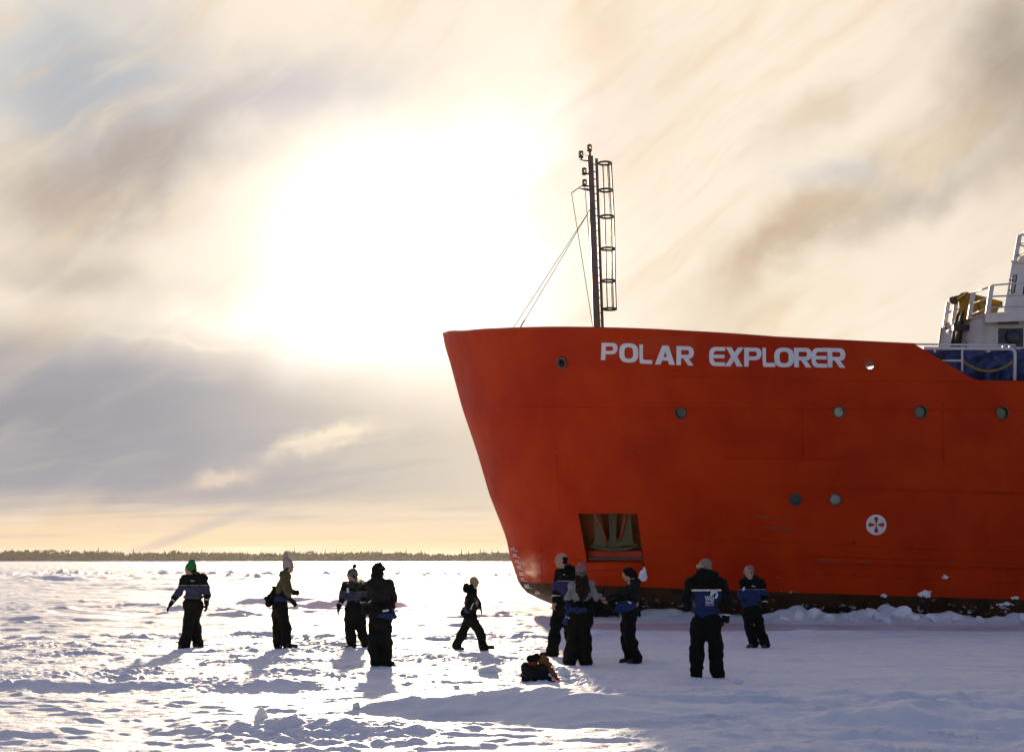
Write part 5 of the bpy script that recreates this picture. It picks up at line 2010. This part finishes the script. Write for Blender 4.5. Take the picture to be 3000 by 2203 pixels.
PEOPLE['green'] = person(dict(zoom=Z1, foot=(555, 1420), seed=11, H=1.74, look=62, face=28, top='overall', hood=1.0, gloves='lr', hem=.115,
    label='person in green beanie and blue-grey overall striding left with arms held out', blue=M_OVER_BG,
    hat=dict(mat=M_GREEN, tall=.035, brim=.005), hair=('long', M_HAIR_BR), hairdx=.0,
    stripe=(.006, lambda X, Y, Z, J: Y - J['neck'][1] + .02),
    j=dict(head=(515, 318), neck=(560, 410), shl=(448, 462, -.02), shr=(690, 455, .02), ell=(362, 650, -.02), wrl=(275, 790, -.08), hdl=(212, 890, -.12),
           elr=(762, 640, .0), wrr=(762, 780, -.04), hdr=(770, 905, -.06), waist=(575, 715), hpl=(520, 810, -.03), hpr=(632, 810, .03),
           knl=(530, 1085, -.14), anl=(478, 1405, -.10), tol=(440, 1418, -.20), knr=(572, 1085, .12), anr=(638, 1400, .16), tor=(620, 1412, .02))))

PEOPLE['pink'] = person(dict(zoom=Z1, foot=(1850, 1440), seed=23, H=1.72, look=285, face=275, top='knit', topmat=M_OLIVE, gloves='lr',
    label='person in pale bobble hat and olive jersey standing side-on, facing right', hat=dict(mat=M_PINK, tall=.045, pom=True, pr=.056, brim=.02, tip=-.02), nod=6,
    hair=('under', M_HAIR_DK), hood=.8, hoodmat=M_OLIVE, collar=.07, fat=1.02,
    j=dict(head=(1905, 308), neck=(1862, 400), shl=(1855, 455, .20), shr=(1868, 455, -.18), ell=(1900, 640, .24), wrl=(1985, 670, .18), hdl=(2035, 660, .10),
           elr=(1905, 650, -.26), wrr=(1965, 770, -.20), hdr=(2030, 835, -.14), waist=(1795, 750), hpl=(1755, 850, .09), hpr=(1815, 850, -.09),
           knl=(1748, 1130, .14), anl=(1760, 1425, .14), tol=(1790, 1440, .10), knr=(1885, 1130, -.10), anr=(1915, 1420, -.10), tor=(2035, 1430, -.12)),
    tied=dict(k=[((1700, 700, .1), (1850, 690, -.17), .07, .07), ((1700, 720, 0), (1640, 790, 0), .11, .07), ((1610, 740, -.05), (1650, 820, -.05), .055, .06), ((1850, 700, -.15), (1870, 760, -.12), .06, .05), ((1700, 690, .1), (1690, 560, .05), .05, .05)],
              b=[((1770, 740, -.18), (1870, 745, -.17), .060, .060)])))

PEOPLE['greypom'] = person(dict(zoom=Z2, foot=(445, 1212), seed=37, H=1.68, look=78, face=35, top='overall', hood=.95, gloves='l', blue=M_OVER_BG,
    label='person in grey bobble hat and blue-grey overall, breath misting, facing left', hat=dict(mat=M_GREYHAT, band=M_HATBR, tall=.0, pom=True, pr=.042, pommat=M_POM, tip=-.02),
    hair=('under', M_HAIR_BR), stripe=(.005, lambda X, Y, Z, J: Y - J['neck'][1] + .02),
    j=dict(head=(395, 325), neck=(432, 410), shl=(322, 458, -.02), shr=(538, 455, .04), ell=(285, 600, -.02), wrl=(252, 695, -.08), hdl=(232, 790, -.10),
           elr=(568, 600, .02), wrr=(552, 690, -.06), hdr=(545, 775, -.10), waist=(425, 615), hpl=(375, 730, -.03), hpr=(485, 730, .03),
           knl=(390, 1000, -.08), anl=(412, 1195, -.06), tol=(300, 1208, -.12), knr=(520, 1000, .05), anr=(572, 1190, .10), tor=(595, 1205, .0))))

PEOPLE['back_curly'] = person(dict(zoom=Z2, foot=(745, 1440), seed=41, H=1.62, look=215, face=190, top='jacket', topmat=M_KNITK, fat=1.04, hem=.10,
    label='person seen from behind with dark curly hair, black top and overall tied at waist', hair=('curly', M_HAIR_DK), hood=.72, hoodmat=M_KNITK, collar=.03, hs=1.0,
    palmr=(0, 1, 0), j=dict(head=(716, 318), neck=(716, 420), shl=(628, 462, .0), shr=(835, 462, .0), ell=(618, 620, .16), wrl=(690, 600, .34), hdl=(760, 570, .40),
           elr=(893, 640, .10), wrr=(835, 520, .24), hdr=(808, 400, .22), waist=(745, 705), hpl=(685, 870, 0), hpr=(800, 870, 0),
           knl=(672, 1150, 0), anl=(692, 1420, 0), tol=(680, 1430, .14), knr=(812, 1150, 0), anr=(820, 1420, 0), tor=(890, 1432, .06)),
    tied=dict(k=[((600, 740, 0), (860, 745, -.05), .10, .08), ((590, 760, -.1), (700, 780, -.17), .085, .09), ((700, 770, -.18), (840, 740, -.15), .085, .07), ((560, 720, 0), (575, 800, -.05), .05, .06), ((865, 720, -.05), (850, 690, -.1), .05, .04)],
              b=[((740, 805, -.17), (880, 835, -.14), .065, .06), ((880, 800, -.1), (905, 850, -.08), .045, .035)], s=[((785, 778, -.262), (852, 768, -.235), .016)])))

PEOPLE['walker'] = person(dict(zoom=Z2, foot=(1840, 1225), seed=53, H=1.45, look=280, face=285, top='overall', hood=1.12, collar=.07, blue=M_OVER_BG, gloves='',
    label='fair-haired person in dark hooded overall walking to the right with a long stride', hair=('stubble', M_HAIR_BL), hs=1.05, bands='r', fat=1.05, yoke=1.02,
    j=dict(head=(1862, 408), neck=(1835, 485), shl=(1828, 545, .16), shr=(1842, 545, -.16), ell=(1895, 660, .22), wrl=(1930, 720, .14), hdl=(1955, 775, .10),
           elr=(1790, 660, -.24), wrr=(1862, 690, -.24), hdr=(1900, 640, -.22), waist=(1812, 730), hpl=(1805, 840, .07), hpr=(1830, 840, -.07),
           knl=(1715, 1020, .08), anl=(1648, 1195, .08), tol=(1725, 1222, .06), knr=(1935, 1010, -.08), anr=(1975, 1195, -.08), tor=(2085, 1195, -.10)),
    tied=dict(k=[((1740, 760, 0), (1760, 800, -.05), .07, .06)])))

PEOPLE['tall_bald'] = person(dict(zoom=Z3, foot=(720, 1340), seed=61, H=1.84, look=82, face=60, top='overall', hood=1.05, gloves='',
    label='tall balding person in purple-blue and black overall looking left beside the ship', hair=('ring', M_HAIR_DK), stripe=(.005, lambda X, Y, Z, J: Y - J['neck'][1] + .03),
    blue=cloth('violet_overall', (0.050, 0.040, 0.115)), bands='l',
    j=dict(head=(718, 252), neck=(755, 345), shl=(700, 410, .10), shr=(850, 410, -.06), ell=(668, 560, .02), wrl=(645, 700, -.08), hdl=(612, 830, -.14),
           elr=(880, 560, .02), wrr=(890, 690, .08), hdr=(890, 800, .08), waist=(745, 690), hpl=(700, 790, .06), hpr=(785, 790, -.04),
           knl=(640, 1060, -.02), anl=(615, 1325, -.02), tol=(495, 1330, -.06), knr=(825, 1080, .10), anr=(885, 1325, .12), tor=(830, 1338, .02))))

PEOPLE['long_hair'] = person(dict(zoom=Z3, foot=(900, 1428), seed=71, H=1.65, look=178, face=182, top='knit', topmat=M_GREY, fat=1.02, hem=.128,
    label='person seen from behind in rose beanie and grey sweater with long brown hair', hat=dict(mat=M_ROSE, band=M_GREYHAT, tall=.02, brim=-.03, cut=-.045, bz=.012), hair=('long', M_HAIR_BR), hairdy=-.13,
    gloves='r', j=dict(head=(945, 372), neck=(948, 465), shl=(852, 520, 0), shr=(1052, 520, 0), ell=(802, 650, -.02), wrl=(860, 690, .16), hdl=(920, 680, .22),
           elr=(1108, 665, -.03), wrr=(1158, 630, .10), hdr=(1205, 590, .14), waist=(950, 715), hpl=(890, 850, 0), hpr=(1000, 850, 0),
           knl=(845, 1130, 0), anl=(812, 1395, 0), tol=(790, 1425, .10), knr=(985, 1130, 0), anr=(985, 1395, 0), tor=(975, 1425, .12)),
    tied=dict(k=[((850, 720, 0), (1080, 730, 0), .10, .10), ((860, 770, -.12), (1050, 770, -.12), .085, .085), ((1060, 740, 0), (1200, 800, .05), .075, .06), ((1080, 830, .0), (1240, 850, .05), .05, .035), ((820, 760, 0), (830, 820, 0), .06, .05)],
              b=[((835, 785, -.18), (980, 795, -.19), .05, .045), ((800, 720, .0), (785, 860, -.02), .05, .048), ((783, 885, -.02), (772, 930, -.02), .047, .045)], s=[((768, 868, -.06), (808, 878, -.06), .018)])))

PEOPLE['reaching'] = person(dict(zoom=Z3, foot=(1520, 1412), seed=83, H=1.60, look=82, face=80, nod=-14, top='jacket', topmat=M_KNITK, hem=.10, fat=.95,
    label='dark-haired person in black jacket reaching left towards the person in grey sweater', hair=('bun', M_HAIR_DK), hood=.85, hoodmat=M_KNITK, collar=.05,
    palml=(0, -.4, .8), palmr=(0, -.3, .8), curll=.6, curlr=.5,
    j=dict(head=(1480, 412), neck=(1525, 490), shl=(1518, 540, .14), shr=(1545, 540, -.15), ell=(1420, 700, .12), wrl=(1270, 730, .10), hdl=(1195, 730, .08),
           elr=(1390, 610, -.16), wrr=(1250, 672, -.08), hdr=(1172, 690, -.04), waist=(1530, 740), hpl=(1470, 860, .07), hpr=(1500, 860, -.07),
           knl=(1455, 1130, .07), anl=(1495, 1395, .08), tol=(1400, 1408, .05), knr=(1495, 1130, -.07), anr=(1570, 1395, -.07), tor=(1480, 1410, -.10)),
    tied=dict(k=[((1380, 760, 0), (1580, 740, .02), .07, .09), ((1590, 760, .05), (1605, 860, .05), .06, .035), ((1290, 760, -.05), (1380, 770, -.05), .05, .06)],
              b=[((1380, 775, -.13), (1500, 750, -.16), .085, .08), ((1360, 820, -.1), (1470, 800, -.14), .05, .05)], s=[((1465, 712, -.235), (1500, 730, -.235), .014), ((1335, 725, -.11), (1355, 738, -.11), .012)])))

PEOPLE['logo'] = person(dict(zoom=Z4, foot=(500, 1560), seed=97, H=1.76, look=128, face=180, top='overall', sleeves='k', hood=1.25, collar=.02, yoke=None or 1.305, fat=1.02, hem=.10,
    label='bald person in glasses seen from behind, blue back panel with white wolf and moon emblem', hair=('stubble', M_HAIR_GY), bands='r',
    stripe=(.017, lambda X, Y, Z, J: np.maximum(Y - J['neck'][1] + .02, np.abs(X) - .225)),
    j=dict(head=(495, 238), neck=(498, 330), shl=(338, 432, 0), shr=(682, 432, 0), ell=(262, 610, .04), wrl=(330, 720, .26), hdl=(390, 700, .36),
           elr=(742, 640, -.02), wrr=(728, 860, -.02), hdr=(700, 985, -.02), waist=(500, 780), hpl=(412, 900, 0), hpr=(588, 900, 0),
           knl=(384, 1200, 0), anl=(374, 1525, 0), tol=(362, 1540, .14), knr=(606, 1200, 0), anr=(622, 1530, 0), tor=(634, 1545, .14))))

PEOPLE['right'] = person(dict(zoom=Z4, foot=(1105, 1218), seed=103, H=1.64, look=84, face=38, top='overall', hood=1.0, boot=M_BOOTG, bands='r', gloves='r',
    label='bald person in blue and black overall by the hull looking left, seen half from front', hair=('stubble', M_HAIR_GY), stripe=(.005, lambda X, Y, Z, J: Y - J['neck'][1] + .02),
    j=dict(head=(1022, 305), neck=(1045, 385), shl=(955, 452, -.02), shr=(1165, 450, .03), ell=(935, 600, .06), wrl=(1000, 660, .22), hdl=(1050, 650, .28),
           elr=(1205, 610, .02), wrr=(1205, 690, -.02), hdr=(1190, 775, -.04), waist=(1030, 695), hpl=(985, 790, -.02), hpr=(1090, 790, .03),
           knl=(1025, 1000, -.06), anl=(1062, 1185, -.04), tol=(985, 1210, -.12), knr=(1148, 990, .0), anr=(1200, 1190, .02), tor=(1170, 1215, -.10))))


# ---------------- emblem and lettering on the blue back panel
def garment_y(Jk, x, z):
    """near surface of a garment at local (x, z)"""
    i = int(round((x - Jk.lo[0]) / Jk.h))
    kz = int(round((z - Jk.lo[2]) / Jk.h))
    col = Jk.f[i, :, kz]
    j = np.argmax(col < 0)
    return float(Jk.ax[1][j]) if col.min() < 0 else 0.0


def print_on(pe, name, vs, fs, quad, m=M_PALE, label=None, off=.03):
    t, J, W, body, jacket, Jk = pe
    bl, br, tr, tl = [np.array(q, dtype=float) for q in quad]
    pts = []
    for v in vs:
        q = bl * (1 - v.x) * (1 - v.y) + br * v.x * (1 - v.y) + tr * v.x * v.y + tl * (1 - v.x) * v.y
        p = W((q[0], q[1]))
        ys = [garment_y(Jk, p[0] + a, p[2] + b) for a in (-.03, 0, .03) for b in (-.03, 0, .03)]
        pts.append((p[0], sum(ys) / 9 - off, p[2]))
    o = mesh_obj(name, pts, fs, m, jacket, local=True)
    if label:
        o['label'] = label
    return o


pe = PEOPLE['logo']
for s, q in (('Wild', ((472, 635), (576, 637), (574, 572), (470, 574))), ('Nordic', ((478, 668), (576, 668), (576, 634), (478, 636))), ('FINLAND', ((480, 690), (578, 691), (578, 674), (480, 673)))):
    vs, fs = text_flat(s, .02 if s != 'FINLAND' else 0.0)
    print_on(pe, 'lettering', vs, fs, q, label=f'white printed word {s}')
moon = [Vector((.5 + .5 * math.cos(a), .5 + .5 * math.sin(a))) for a in np.linspace(math.radians(-88), math.radians(205), 40)]
wolf = [(.10, .30), (.30, .44), (.36, .56), (.52, .62), (.66, .80), (.70, .66), (.78, .60), (.70, .46), (.62, .34), (.56, .14), (.52, .0)]
lp = moon + [Vector((x, y)) for x, y in wolf]
vs, fs = fill_outline([lp])
print_on(pe, 'moon_emblem', vs, fs, ((535, 610), (634, 610), (634, 512), (535, 512)), label='white moon with a howling wolf cut out of it')
# small chest prints
for key, quad in (('green', ((540, 487), (606, 485), (606, 462), (540, 464))), ('right', ((1033, 488), (1088, 492), (1088, 470), (1033, 466))), ('tall_bald', ((735, 415), (762, 420), (762, 405), (735, 402)))):
    vs, fs = fill_outline([rpoly([(0, .1), (.25, .9), (.45, .5), (.6, .7), (.75, .3), (1, .4), (1, .1), (.4, .2), (.3, .4)])])
    print_on(PEOPLE[key], 'chest_print', vs, fs, quad)
print_on(PEOPLE['greypom'], 'name_tag', [Vector(p) for p in ((0, 0, 0), (1, 0, 0), (1, 1, 0), (0, 1, 0))], [(0, 1, 2, 3)], ((343, 535), (368, 535), (368, 480), (343, 480)), M_PALE, off=.02)
print_on(PEOPLE['right'], 'name_tag', [Vector(p) for p in ((0, 0, 0), (1, 0, 0), (1, 1, 0), (0, 1, 0))], [(0, 1, 2, 3)], ((932, 535), (955, 530), (965, 490), (942, 492)), M_PALE, off=.02)
# glasses of the bald person
t, J, W, body, jacket, Jk = pe
f, r, u = head_frame(128)
for q in (-1, 1):
    c = J['head'] + f * .108 + r * .034 * q + u * .012
    mb = MB().ring(Vector(c), Vector(f), .024, .004, 16, 6)
    mb.tube([Vector(c + r * .022 * q), Vector(c + r * .046 * q - f * .02), Vector(c + r * .046 * q - f * .105)], .004, 5)
    mesh_obj('glasses', mb.v, mb.f, M_RAIL, body, True, local=True)

# ------------------------------------------------------------------ refrozen channel, snow bank and blocks beside the hull
M_ICE = mat('refrozen_slush', (0.80, 0.75, 0.79), 0.30, var=0.10, vscale=1.2, bump=0.02, bscale=5, spec=0.45)
iv, if_ = [], []
xs_i = np.linspace(0.9, 34, 120)
for i, x in enumerate(xs_i):
    y1 = float(hull_y(max(x, 3.0), 0.0)) - 0.35 + 0.15 * math.sin(x * 1.7)
    y0 = 35.9 + 0.25 * math.sin(x * 0.9) + 0.2 * float(pn(np.array([x / 1.3]), np.array([0.2]), 88)[0])
    y1 = min(y1, 39.5)
    e0 = min(1.0, (x - 0.9) / 1.5)
    ym = 0.5 * (y0 + y1)
    iv += [(x, ym + (y0 - ym) * e0, 0.006), (x, ym + (y1 - ym) * e0, 0.006)]
    if i:
        o = 2 * (i - 1)
        if_.append((o, o + 2, o + 3, o + 1))
tag(mesh_obj('refrozen_channel', iv, if_, M_ICE), 'strip of smooth refrozen ice along the foot of the hull, tinted pink', 'ice', kind='structure')

prof_px = [(1830, 1812), (1900, 1790), (1990, 1792), (2080, 1800), (2200, 1812), (2270, 1803), (2330, 1790), (2375, 1780), (2420, 1783), (2460, 1795), (2490, 1800), (2540, 1778), (2560, 1777), (2590, 1790), (2640, 1778), (2690, 1790), (2720, 1799), (2780, 1796), (2850, 1800), (2920, 1810), (2960, 1808), (3000, 1798), (3200, 1790)]
bx = np.array([at(px, 1800, 38.2).x for px, _ in prof_px])
bh = np.array([max(at(1500, py, 38.2).z, 0.03) for _, py in prof_px])
NX_, NY_ = 520, 26
XB = np.linspace(3.2, 34.0, NX_)
vb = np.zeros((NX_, NY_, 3))
for i, x in enumerate(XB):
    yb = float(hull_y(x, 0.1)) + 0.10
    hh = float(np.interp(x, bx, bh)) * 1.05
    t = np.linspace(0, 1, NY_)
    y = yb - 1.75 * t
    crest = np.where(t < 0.35, 0.9 + 0.1 * np.sin(t / 0.35 * 1.57), np.clip(1 - (t - 0.35) / 0.65, 0, 1) ** 1.3)
    blocks = np.abs(pn(np.full(NY_, x / 0.55), y / 0.5, 91)) * 0.30 + np.clip(pn(np.full(NY_, x / 0.9), y / 0.8, 92), -.2, .5) * 0.28 + np.abs(pn(np.full(NY_, x / 0.2), y / 0.2, 93)) * 0.10
    z = hh * crest * (0.72 + blocks * 1.3) - 0.03
    vb[i, :, 0], vb[i, :, 1], vb[i, :, 2] = x, y, z
idx = np.arange(NX_ * NY_).reshape(NX_, NY_)
qf = np.stack([idx[:-1, :-1], idx[:-1, 1:], idx[1:, 1:], idx[1:, :-1]], -1).reshape(-1, 4)
tag(mesh_obj('snow_bank', vb.reshape(-1, 3).tolist(), qf.tolist(), snow_mat(), None, True), 'heaped bank of broken snow pushed up against the waterline of the ship', 'snow bank')


def chunk(seed, size, flat=0.7, detail=2):
    """angular lump: noisy ico-like hull"""
    bm = bmesh.new()
    bmesh.ops.create_icosphere(bm, subdivisions=detail, radius=1.0)
    r = random.Random(seed)
    planes = [(unit([r.gauss(0, 1), r.gauss(0, 1), r.gauss(0, .8)]), r.uniform(.35, .80)) for _ in range(7)]
    for v in bm.verts:
        for n, d in planes:
            n = Vector(n)
            k = v.co.dot(n) - d
            if k > 0:
                v.co -= n * k
        v.co += Vector((r.gauss(0, .012), r.gauss(0, .012), r.gauss(0, .012)))
        v.co = Vector((v.co.x * size[0], v.co.y * size[1], v.co.z * size[2]))
    me = bpy.data.meshes.new('snow_block')
    bm.to_mesh(me)
    bm.free()
    me.materials.append(snow_mat())
    return me


rb_ = random.Random(15)
blk = [(2340, 1800, .34), (2385, 1792, .40), (2430, 1804, .30), (2545, 1790, .42), (2575, 1800, .30), (2640, 1788, .44), (2680, 1800, .34), (2500, 1812, .26), (2730, 1806, .28), (2800, 1808, .26), (2995, 1802, .40), (2300, 1812, .24), (2600, 1815, .24), (2870, 1812, .24)]
for i, (px, py, s) in enumerate(sorted(blk)):
    p = at(px, py, 37.9 - 0.3 * (py - 1790) / 20)
    o = bpy.data.objects.new('snow_block', chunk(200 + i, (s * rb_.uniform(.55, .8), s * .5, s * rb_.uniform(.38, .55))))
    COL.objects.link(o)
    o.location = (p.x, p.y, max(p.z - s * .15, s * .2))
    o.rotation_euler = (rb_.uniform(-.3, .3), rb_.uniform(-.3, .3), rb_.uniform(0, 3))
    ords = ['first', 'second', 'third', 'fourth', 'fifth', 'sixth', 'seventh', 'eighth', 'ninth', 'tenth', 'eleventh', 'twelfth', 'thirteenth', 'fourteenth']
    tag(o, f'angular block of snow on the bank along the hull, {ords[i]} from the left', 'snow block', 'snow blocks along the hull')

# snow and ice clinging to the side
wv = [on_hull(1884, 1659, .02), on_hull(1892, 1664, .03), on_hull(1897, 1694, .03), on_hull(1893, 1700, .08), on_hull(1880, 1698, .12), on_hull(1872, 1690, .03), on_hull(1876, 1676, .05)]
ctr = on_hull(1886, 1682, .13)
wf = [(i, (i + 1) % 7, 7) for i in range(7)]
wb_ = [on_hull(px, py, -.02) for px, py in ((1884, 1659), (1892, 1664), (1897, 1694), (1893, 1700), (1880, 1700), (1872, 1690), (1876, 1676))]
tag(mesh_obj('clinging_snow', wv + [ctr] + wb_, wf + [(i, 8 + i, 8 + (i + 1) % 7, (i + 1) % 7) for i in range(7)], snow_mat()), 'wedge of snow stuck in the corner under the anchor recess', 'snow')
rc = random.Random(9)
for i, (px, py, w, h, lab) in enumerate([(2714, 1741, 15, 12, 'ragged lump of snow stuck to the paint line near the right edge'), (2769, 1691, 6, 5, 'small white scrap of ice stuck on the red plating near the right edge'),
                                         (2588, 1743, 11, 4, 'thin patch of snow stuck to the dark waterline below the propeller sign'), (2950, 1770, 24, 6, 'long ragged snow patch on the dark waterline at the right edge'), (2975, 1752, 12, 5, 'ragged snow patch just under the paint line at the right edge')]):
    c = on_hull(px, py, 0.0)
    F = Field(np.array(c) - .35, np.array(c) + .35, .011)
    for _ in range(14):
        q = on_hull(px + rc.gauss(0, .5) * w, py + rc.gauss(0, .45) * h, 0.0)
        r_ = rc.uniform(.25, .6) * h / 106
        F.ell(np.array(q), (r_ * 1.5, .025, r_), None, .02)
    F.wrinkle(.008, 70, i)
    tag(F.obj('clinging_snow', snow_mat(), None), lab, 'snow')

# loose lumps kicked up on the trodden snow
loose = [(1432, 1968, .20, 'pale rounded lump of snow right of the walking person, largest thereabouts'), (1652, 1975, .16, 'upright slab of snow just right of the pile of clothes'), (1395, 1955, .09, 'small lump of snow left of the largest pale lump'),
         (1218, 1975, .08, 'small round lump of snow right of the curly-haired person'), (2155, 1992, .13, 'low lump of snow right of the boots of the emblem wearer'), (1125, 1915, .07, 'small lump of snow below the trousers of the curly-haired person'), (700, 1925, .12, 'lump of snow between the green and the pale hats, nearer the camera'),
         (610, 1948, .09, 'small lump of snow between green hat and pale hat, farther left'), (850, 1872, .13, 'clump of snow just right of the pale-hatted person'), (905, 1868, .14, 'clump of snow between the two bobble hats'), (480, 1960, .08, 'small lump of snow below the green-hatted person'), (1340, 2010, .07, 'small chip of snow halfway between curly-haired person and pile of clothes'), (120, 1905, .09, 'lump of snow at the left edge among the footprints'), (1275, 1990, .06, 'tiny chip of snow right of the curly-haired shadow'),
         (1005, 1992, .07, 'tiny chip of snow on the shadow of the curly-haired person'), (1560, 2030, .06, 'tiny chip of snow below the pile of clothes'), (1700, 2045, .07, 'small chip of snow in the ship shadow right of the pile'), (820, 1958, .06, 'tiny chip of snow below the pale-hatted person'), (1750, 2008, .08, 'small lump of snow in shadow between grey sweater and emblem wearer'), (1050, 2085, .09, 'chip of crust by the broken snow in the foreground'), (780, 2130, .12, 'wedge of broken crust at the bottom left of the picture')]
for i, (px, py, s, lab) in enumerate(loose):
    D = CAMH * FPX / (py - 1641.0)
    x = (px - 1500) / FPX * D
    o = bpy.data.objects.new('snow_chunk', chunk(400 + i, (s * rb_.uniform(.7, .95), s * .6, s * rb_.uniform(.5, .75)), detail=3))
    COL.objects.link(o)
    o.location = (x, D, gz(x, D) + s * .22)
    o.rotation_euler = (rb_.uniform(-.4, .4), rb_.uniform(-.4, .4), rb_.uniform(0, 3))
    tag(o, lab or 'small loose lump of snow lying on the trodden ground', 'snow lump', 'loose lumps of snow')

# ------------------------------------------------------------------ pile of clothes and bag on the snow
PB = CAMH * FPX / (1986 - 1641.0)
PX0 = (1572 - 1500) / FPX * PB
PZ = gz(PX0, PB)


def pil(x, y, d=0.0):
    """zoom coordinates of the pile -> local metres"""
    k = PB / FPX
    return np.array([(1480 + x / 9.375 - 1572) * k, d, (1984 - (1880 + y / 9.375)) * k])


def pile_item(name, label, cat, m, prims, seed, amp=.010, fr=30, h=.0085, sub=None):
    pts = np.array([q for p in prims for q in (pil(*p[0]), pil(*p[1]))])
    F = Field(pts.min(0) - .2, pts.max(0) + .2, h)
    for a, b, ra, rb, *ex in prims:
        F.cone(pil(*a), pil(*b), ra, rb, .03)
    F.wrinkle(amp, fr, seed)
    F.wrinkle(amp * .6, fr * 2.1, seed + 1)
    t = bpy.data.objects.new(name, None)
    o = F.obj(name, m, None)
    bpy.data.objects.remove(t)
    o.location = (PX0, PB, PZ - 0.01)
    return tag(o, label, cat, 'pile of clothes and bag on the snow')


M_BAG = cloth('black_bag', (0.014, 0.016, 0.018), var=.4)
bag = pile_item('rucksack', 'flat black rucksack at the bottom of the pile on the snow', 'bag', M_BAG, [((560, 880), (1180, 880), .075, .08), ((640, 780), (1080, 770), .08, .08), ((480, 880, .02), (600, 850), .035, .06), ((1180, 900), (1290, 970), .045, .018)], 3)
mb = MB().tube([Vector(pil(430, 880, -.03)), Vector(pil(470, 820, -.06)), Vector(pil(560, 840, -.08)), Vector(pil(600, 920, -.09))], .012, 6)
mesh_obj('strap', mb.v, mb.f, M_BLACK, bag, True, local=True)
pile_item('dark_mitten', 'dark green garment folded in the middle of the pile', 'garment', cloth('bottle_green', (0.016, 0.020, 0.014)), [((560, 620), (1050, 640), .062, .055), ((530, 610), (560, 680), .05, .05)], 5)
pile_item('woollen_hat', 'black woollen hat on top of the pile', 'hat', M_GLOVE, [((680, 420), (830, 400), .058, .055), ((800, 370), (865, 325), .04, .018)], 7)
pile_item('red_garment', 'dull red garment tucked into the pile under the black hat', 'garment', cloth('dull_red', (0.20, 0.020, 0.014)), [((660, 535, -.045), (830, 525, -.045), .028, .026)], 9, .006)
pile_item('brown_scarf', 'ginger-brown fur scarf trailing down the right of the pile', 'scarf', cloth('ginger_fur', (0.26, 0.115, 0.035), var=.5, vs=30, bump=.02, bs=90), [((980, 430), (1080, 460), .055, .05), ((1130, 480), (1190, 580), .042, .040), ((1180, 620, -.01), (1230, 720, -.02), .035, .04), ((1240, 730, -.02), (1360, 830, -.02), .035, .022)], 13, .012, 60)
rw = pile_item('mitten', 'white mitten with a red cuff lying at the right end of the pile', 'mitten', cloth('white_wool', (0.62, 0.62, 0.64)), [((1190, 815, -.05), (1290, 930, -.05), .022, .026)], 15, .005)
F = Field(pil(1290, 860) - .15, pil(1450, 950) + .15, .008)
F.cone(pil(1320, 870, -.04), pil(1440, 950, -.04), .026, .020)
F.wrinkle(.005, 40, 3)
F.obj('red_cuff', cloth('bright_red', (0.46, 0.020, 0.014)), rw)

# ------------------------------------------------------------------ breath in the cold air


def mist(name, p, r, dens, label, seed):
    bm = bmesh.new()
    bmesh.ops.create_icosphere(bm, subdivisions=3, radius=1.0)
    me = bpy.data.meshes.new(name)
    bm.to_mesh(me)
    bm.free()
    m = bpy.data.materials.new(name)
    m.use_nodes = True
    nt = m.node_tree
    nt.nodes.clear()
    E.nt = nt
    out = nt.nodes.new('ShaderNodeOutputMaterial')
    v = nt.nodes.new('ShaderNodeVolumePrincipled')
    v.inputs['Color'].default_value = (0.95, 0.93, 0.9, 1)
    v.inputs['Anisotropy'].default_value = 0.55
    t = nt.nodes.new('ShaderNodeTexCoord')
    L = nt.nodes.new('ShaderNodeVectorMath')
    L.operation = 'LENGTH'
    nt.links.new(t.outputs['Object'], L.inputs[0])
    rad = E(L.outputs['Value'])
    n = noise(vop('ADD', t.outputs['Object'], (seed, 0, 0)), 2.6, 6.0, 0.65, 0.8)
    d = sstep(1.0, 0.15, rad + (n - 0.5) * 1.6) * sstep(0.46, 0.70, n) * dens * 1.6
    nt.links.new(d.s, v.inputs['Density'])
    nt.links.new(v.outputs[0], out.inputs['Volume'])
    me.materials.append(m)
    o = bpy.data.objects.new(name, me)
    COL.objects.link(o)
    o.location = p
    o.scale = r
    tag(o, label, 'breath', kind='stuff')


tp_, Jp, Wp = PEOPLE['greypom'][:3]
c = Wp((450, 410, -.25)) + np.array(tp_.location)
mist('breath_mist', c, (.28, .18, .26), 4.5, 'faint warm breath drifting round the face under the grey bobble hat', 1.0)
tp_, Jp, Wp = PEOPLE['tall_bald'][:3]
c = Wp((400, 330, -.1)) + np.array(tp_.location)
mist('breath_mist', c, (.42, .24, .40), 1.3, 'faint breath cloud left of the tall balding person, in front of the bow', 4.0)

# ------------------------------------------------------------------ air
hb = MB().box((0, 0, 9.6), (18400, 18400, 24.0))
hz_o = hb.build('haze', None)
hm = bpy.data.materials.new('haze')
hm.use_nodes = True
nt = hm.node_tree
nt.nodes.clear()
out = nt.nodes.new('ShaderNodeOutputMaterial')
v = nt.nodes.new('ShaderNodeVolumePrincipled')
v.inputs['Color'].default_value = (0.96, 0.95, 0.94, 1)
v.inputs['Density'].default_value = 0.00003
v.inputs['Anisotropy'].default_value = 0.6
nt.links.new(v.outputs[0], out.inputs['Volume'])
hz_o.data.materials.append(hm)
tag(hz_o, 'thin frosty haze filling the air over the frozen sea', 'haze', kind='stuff')
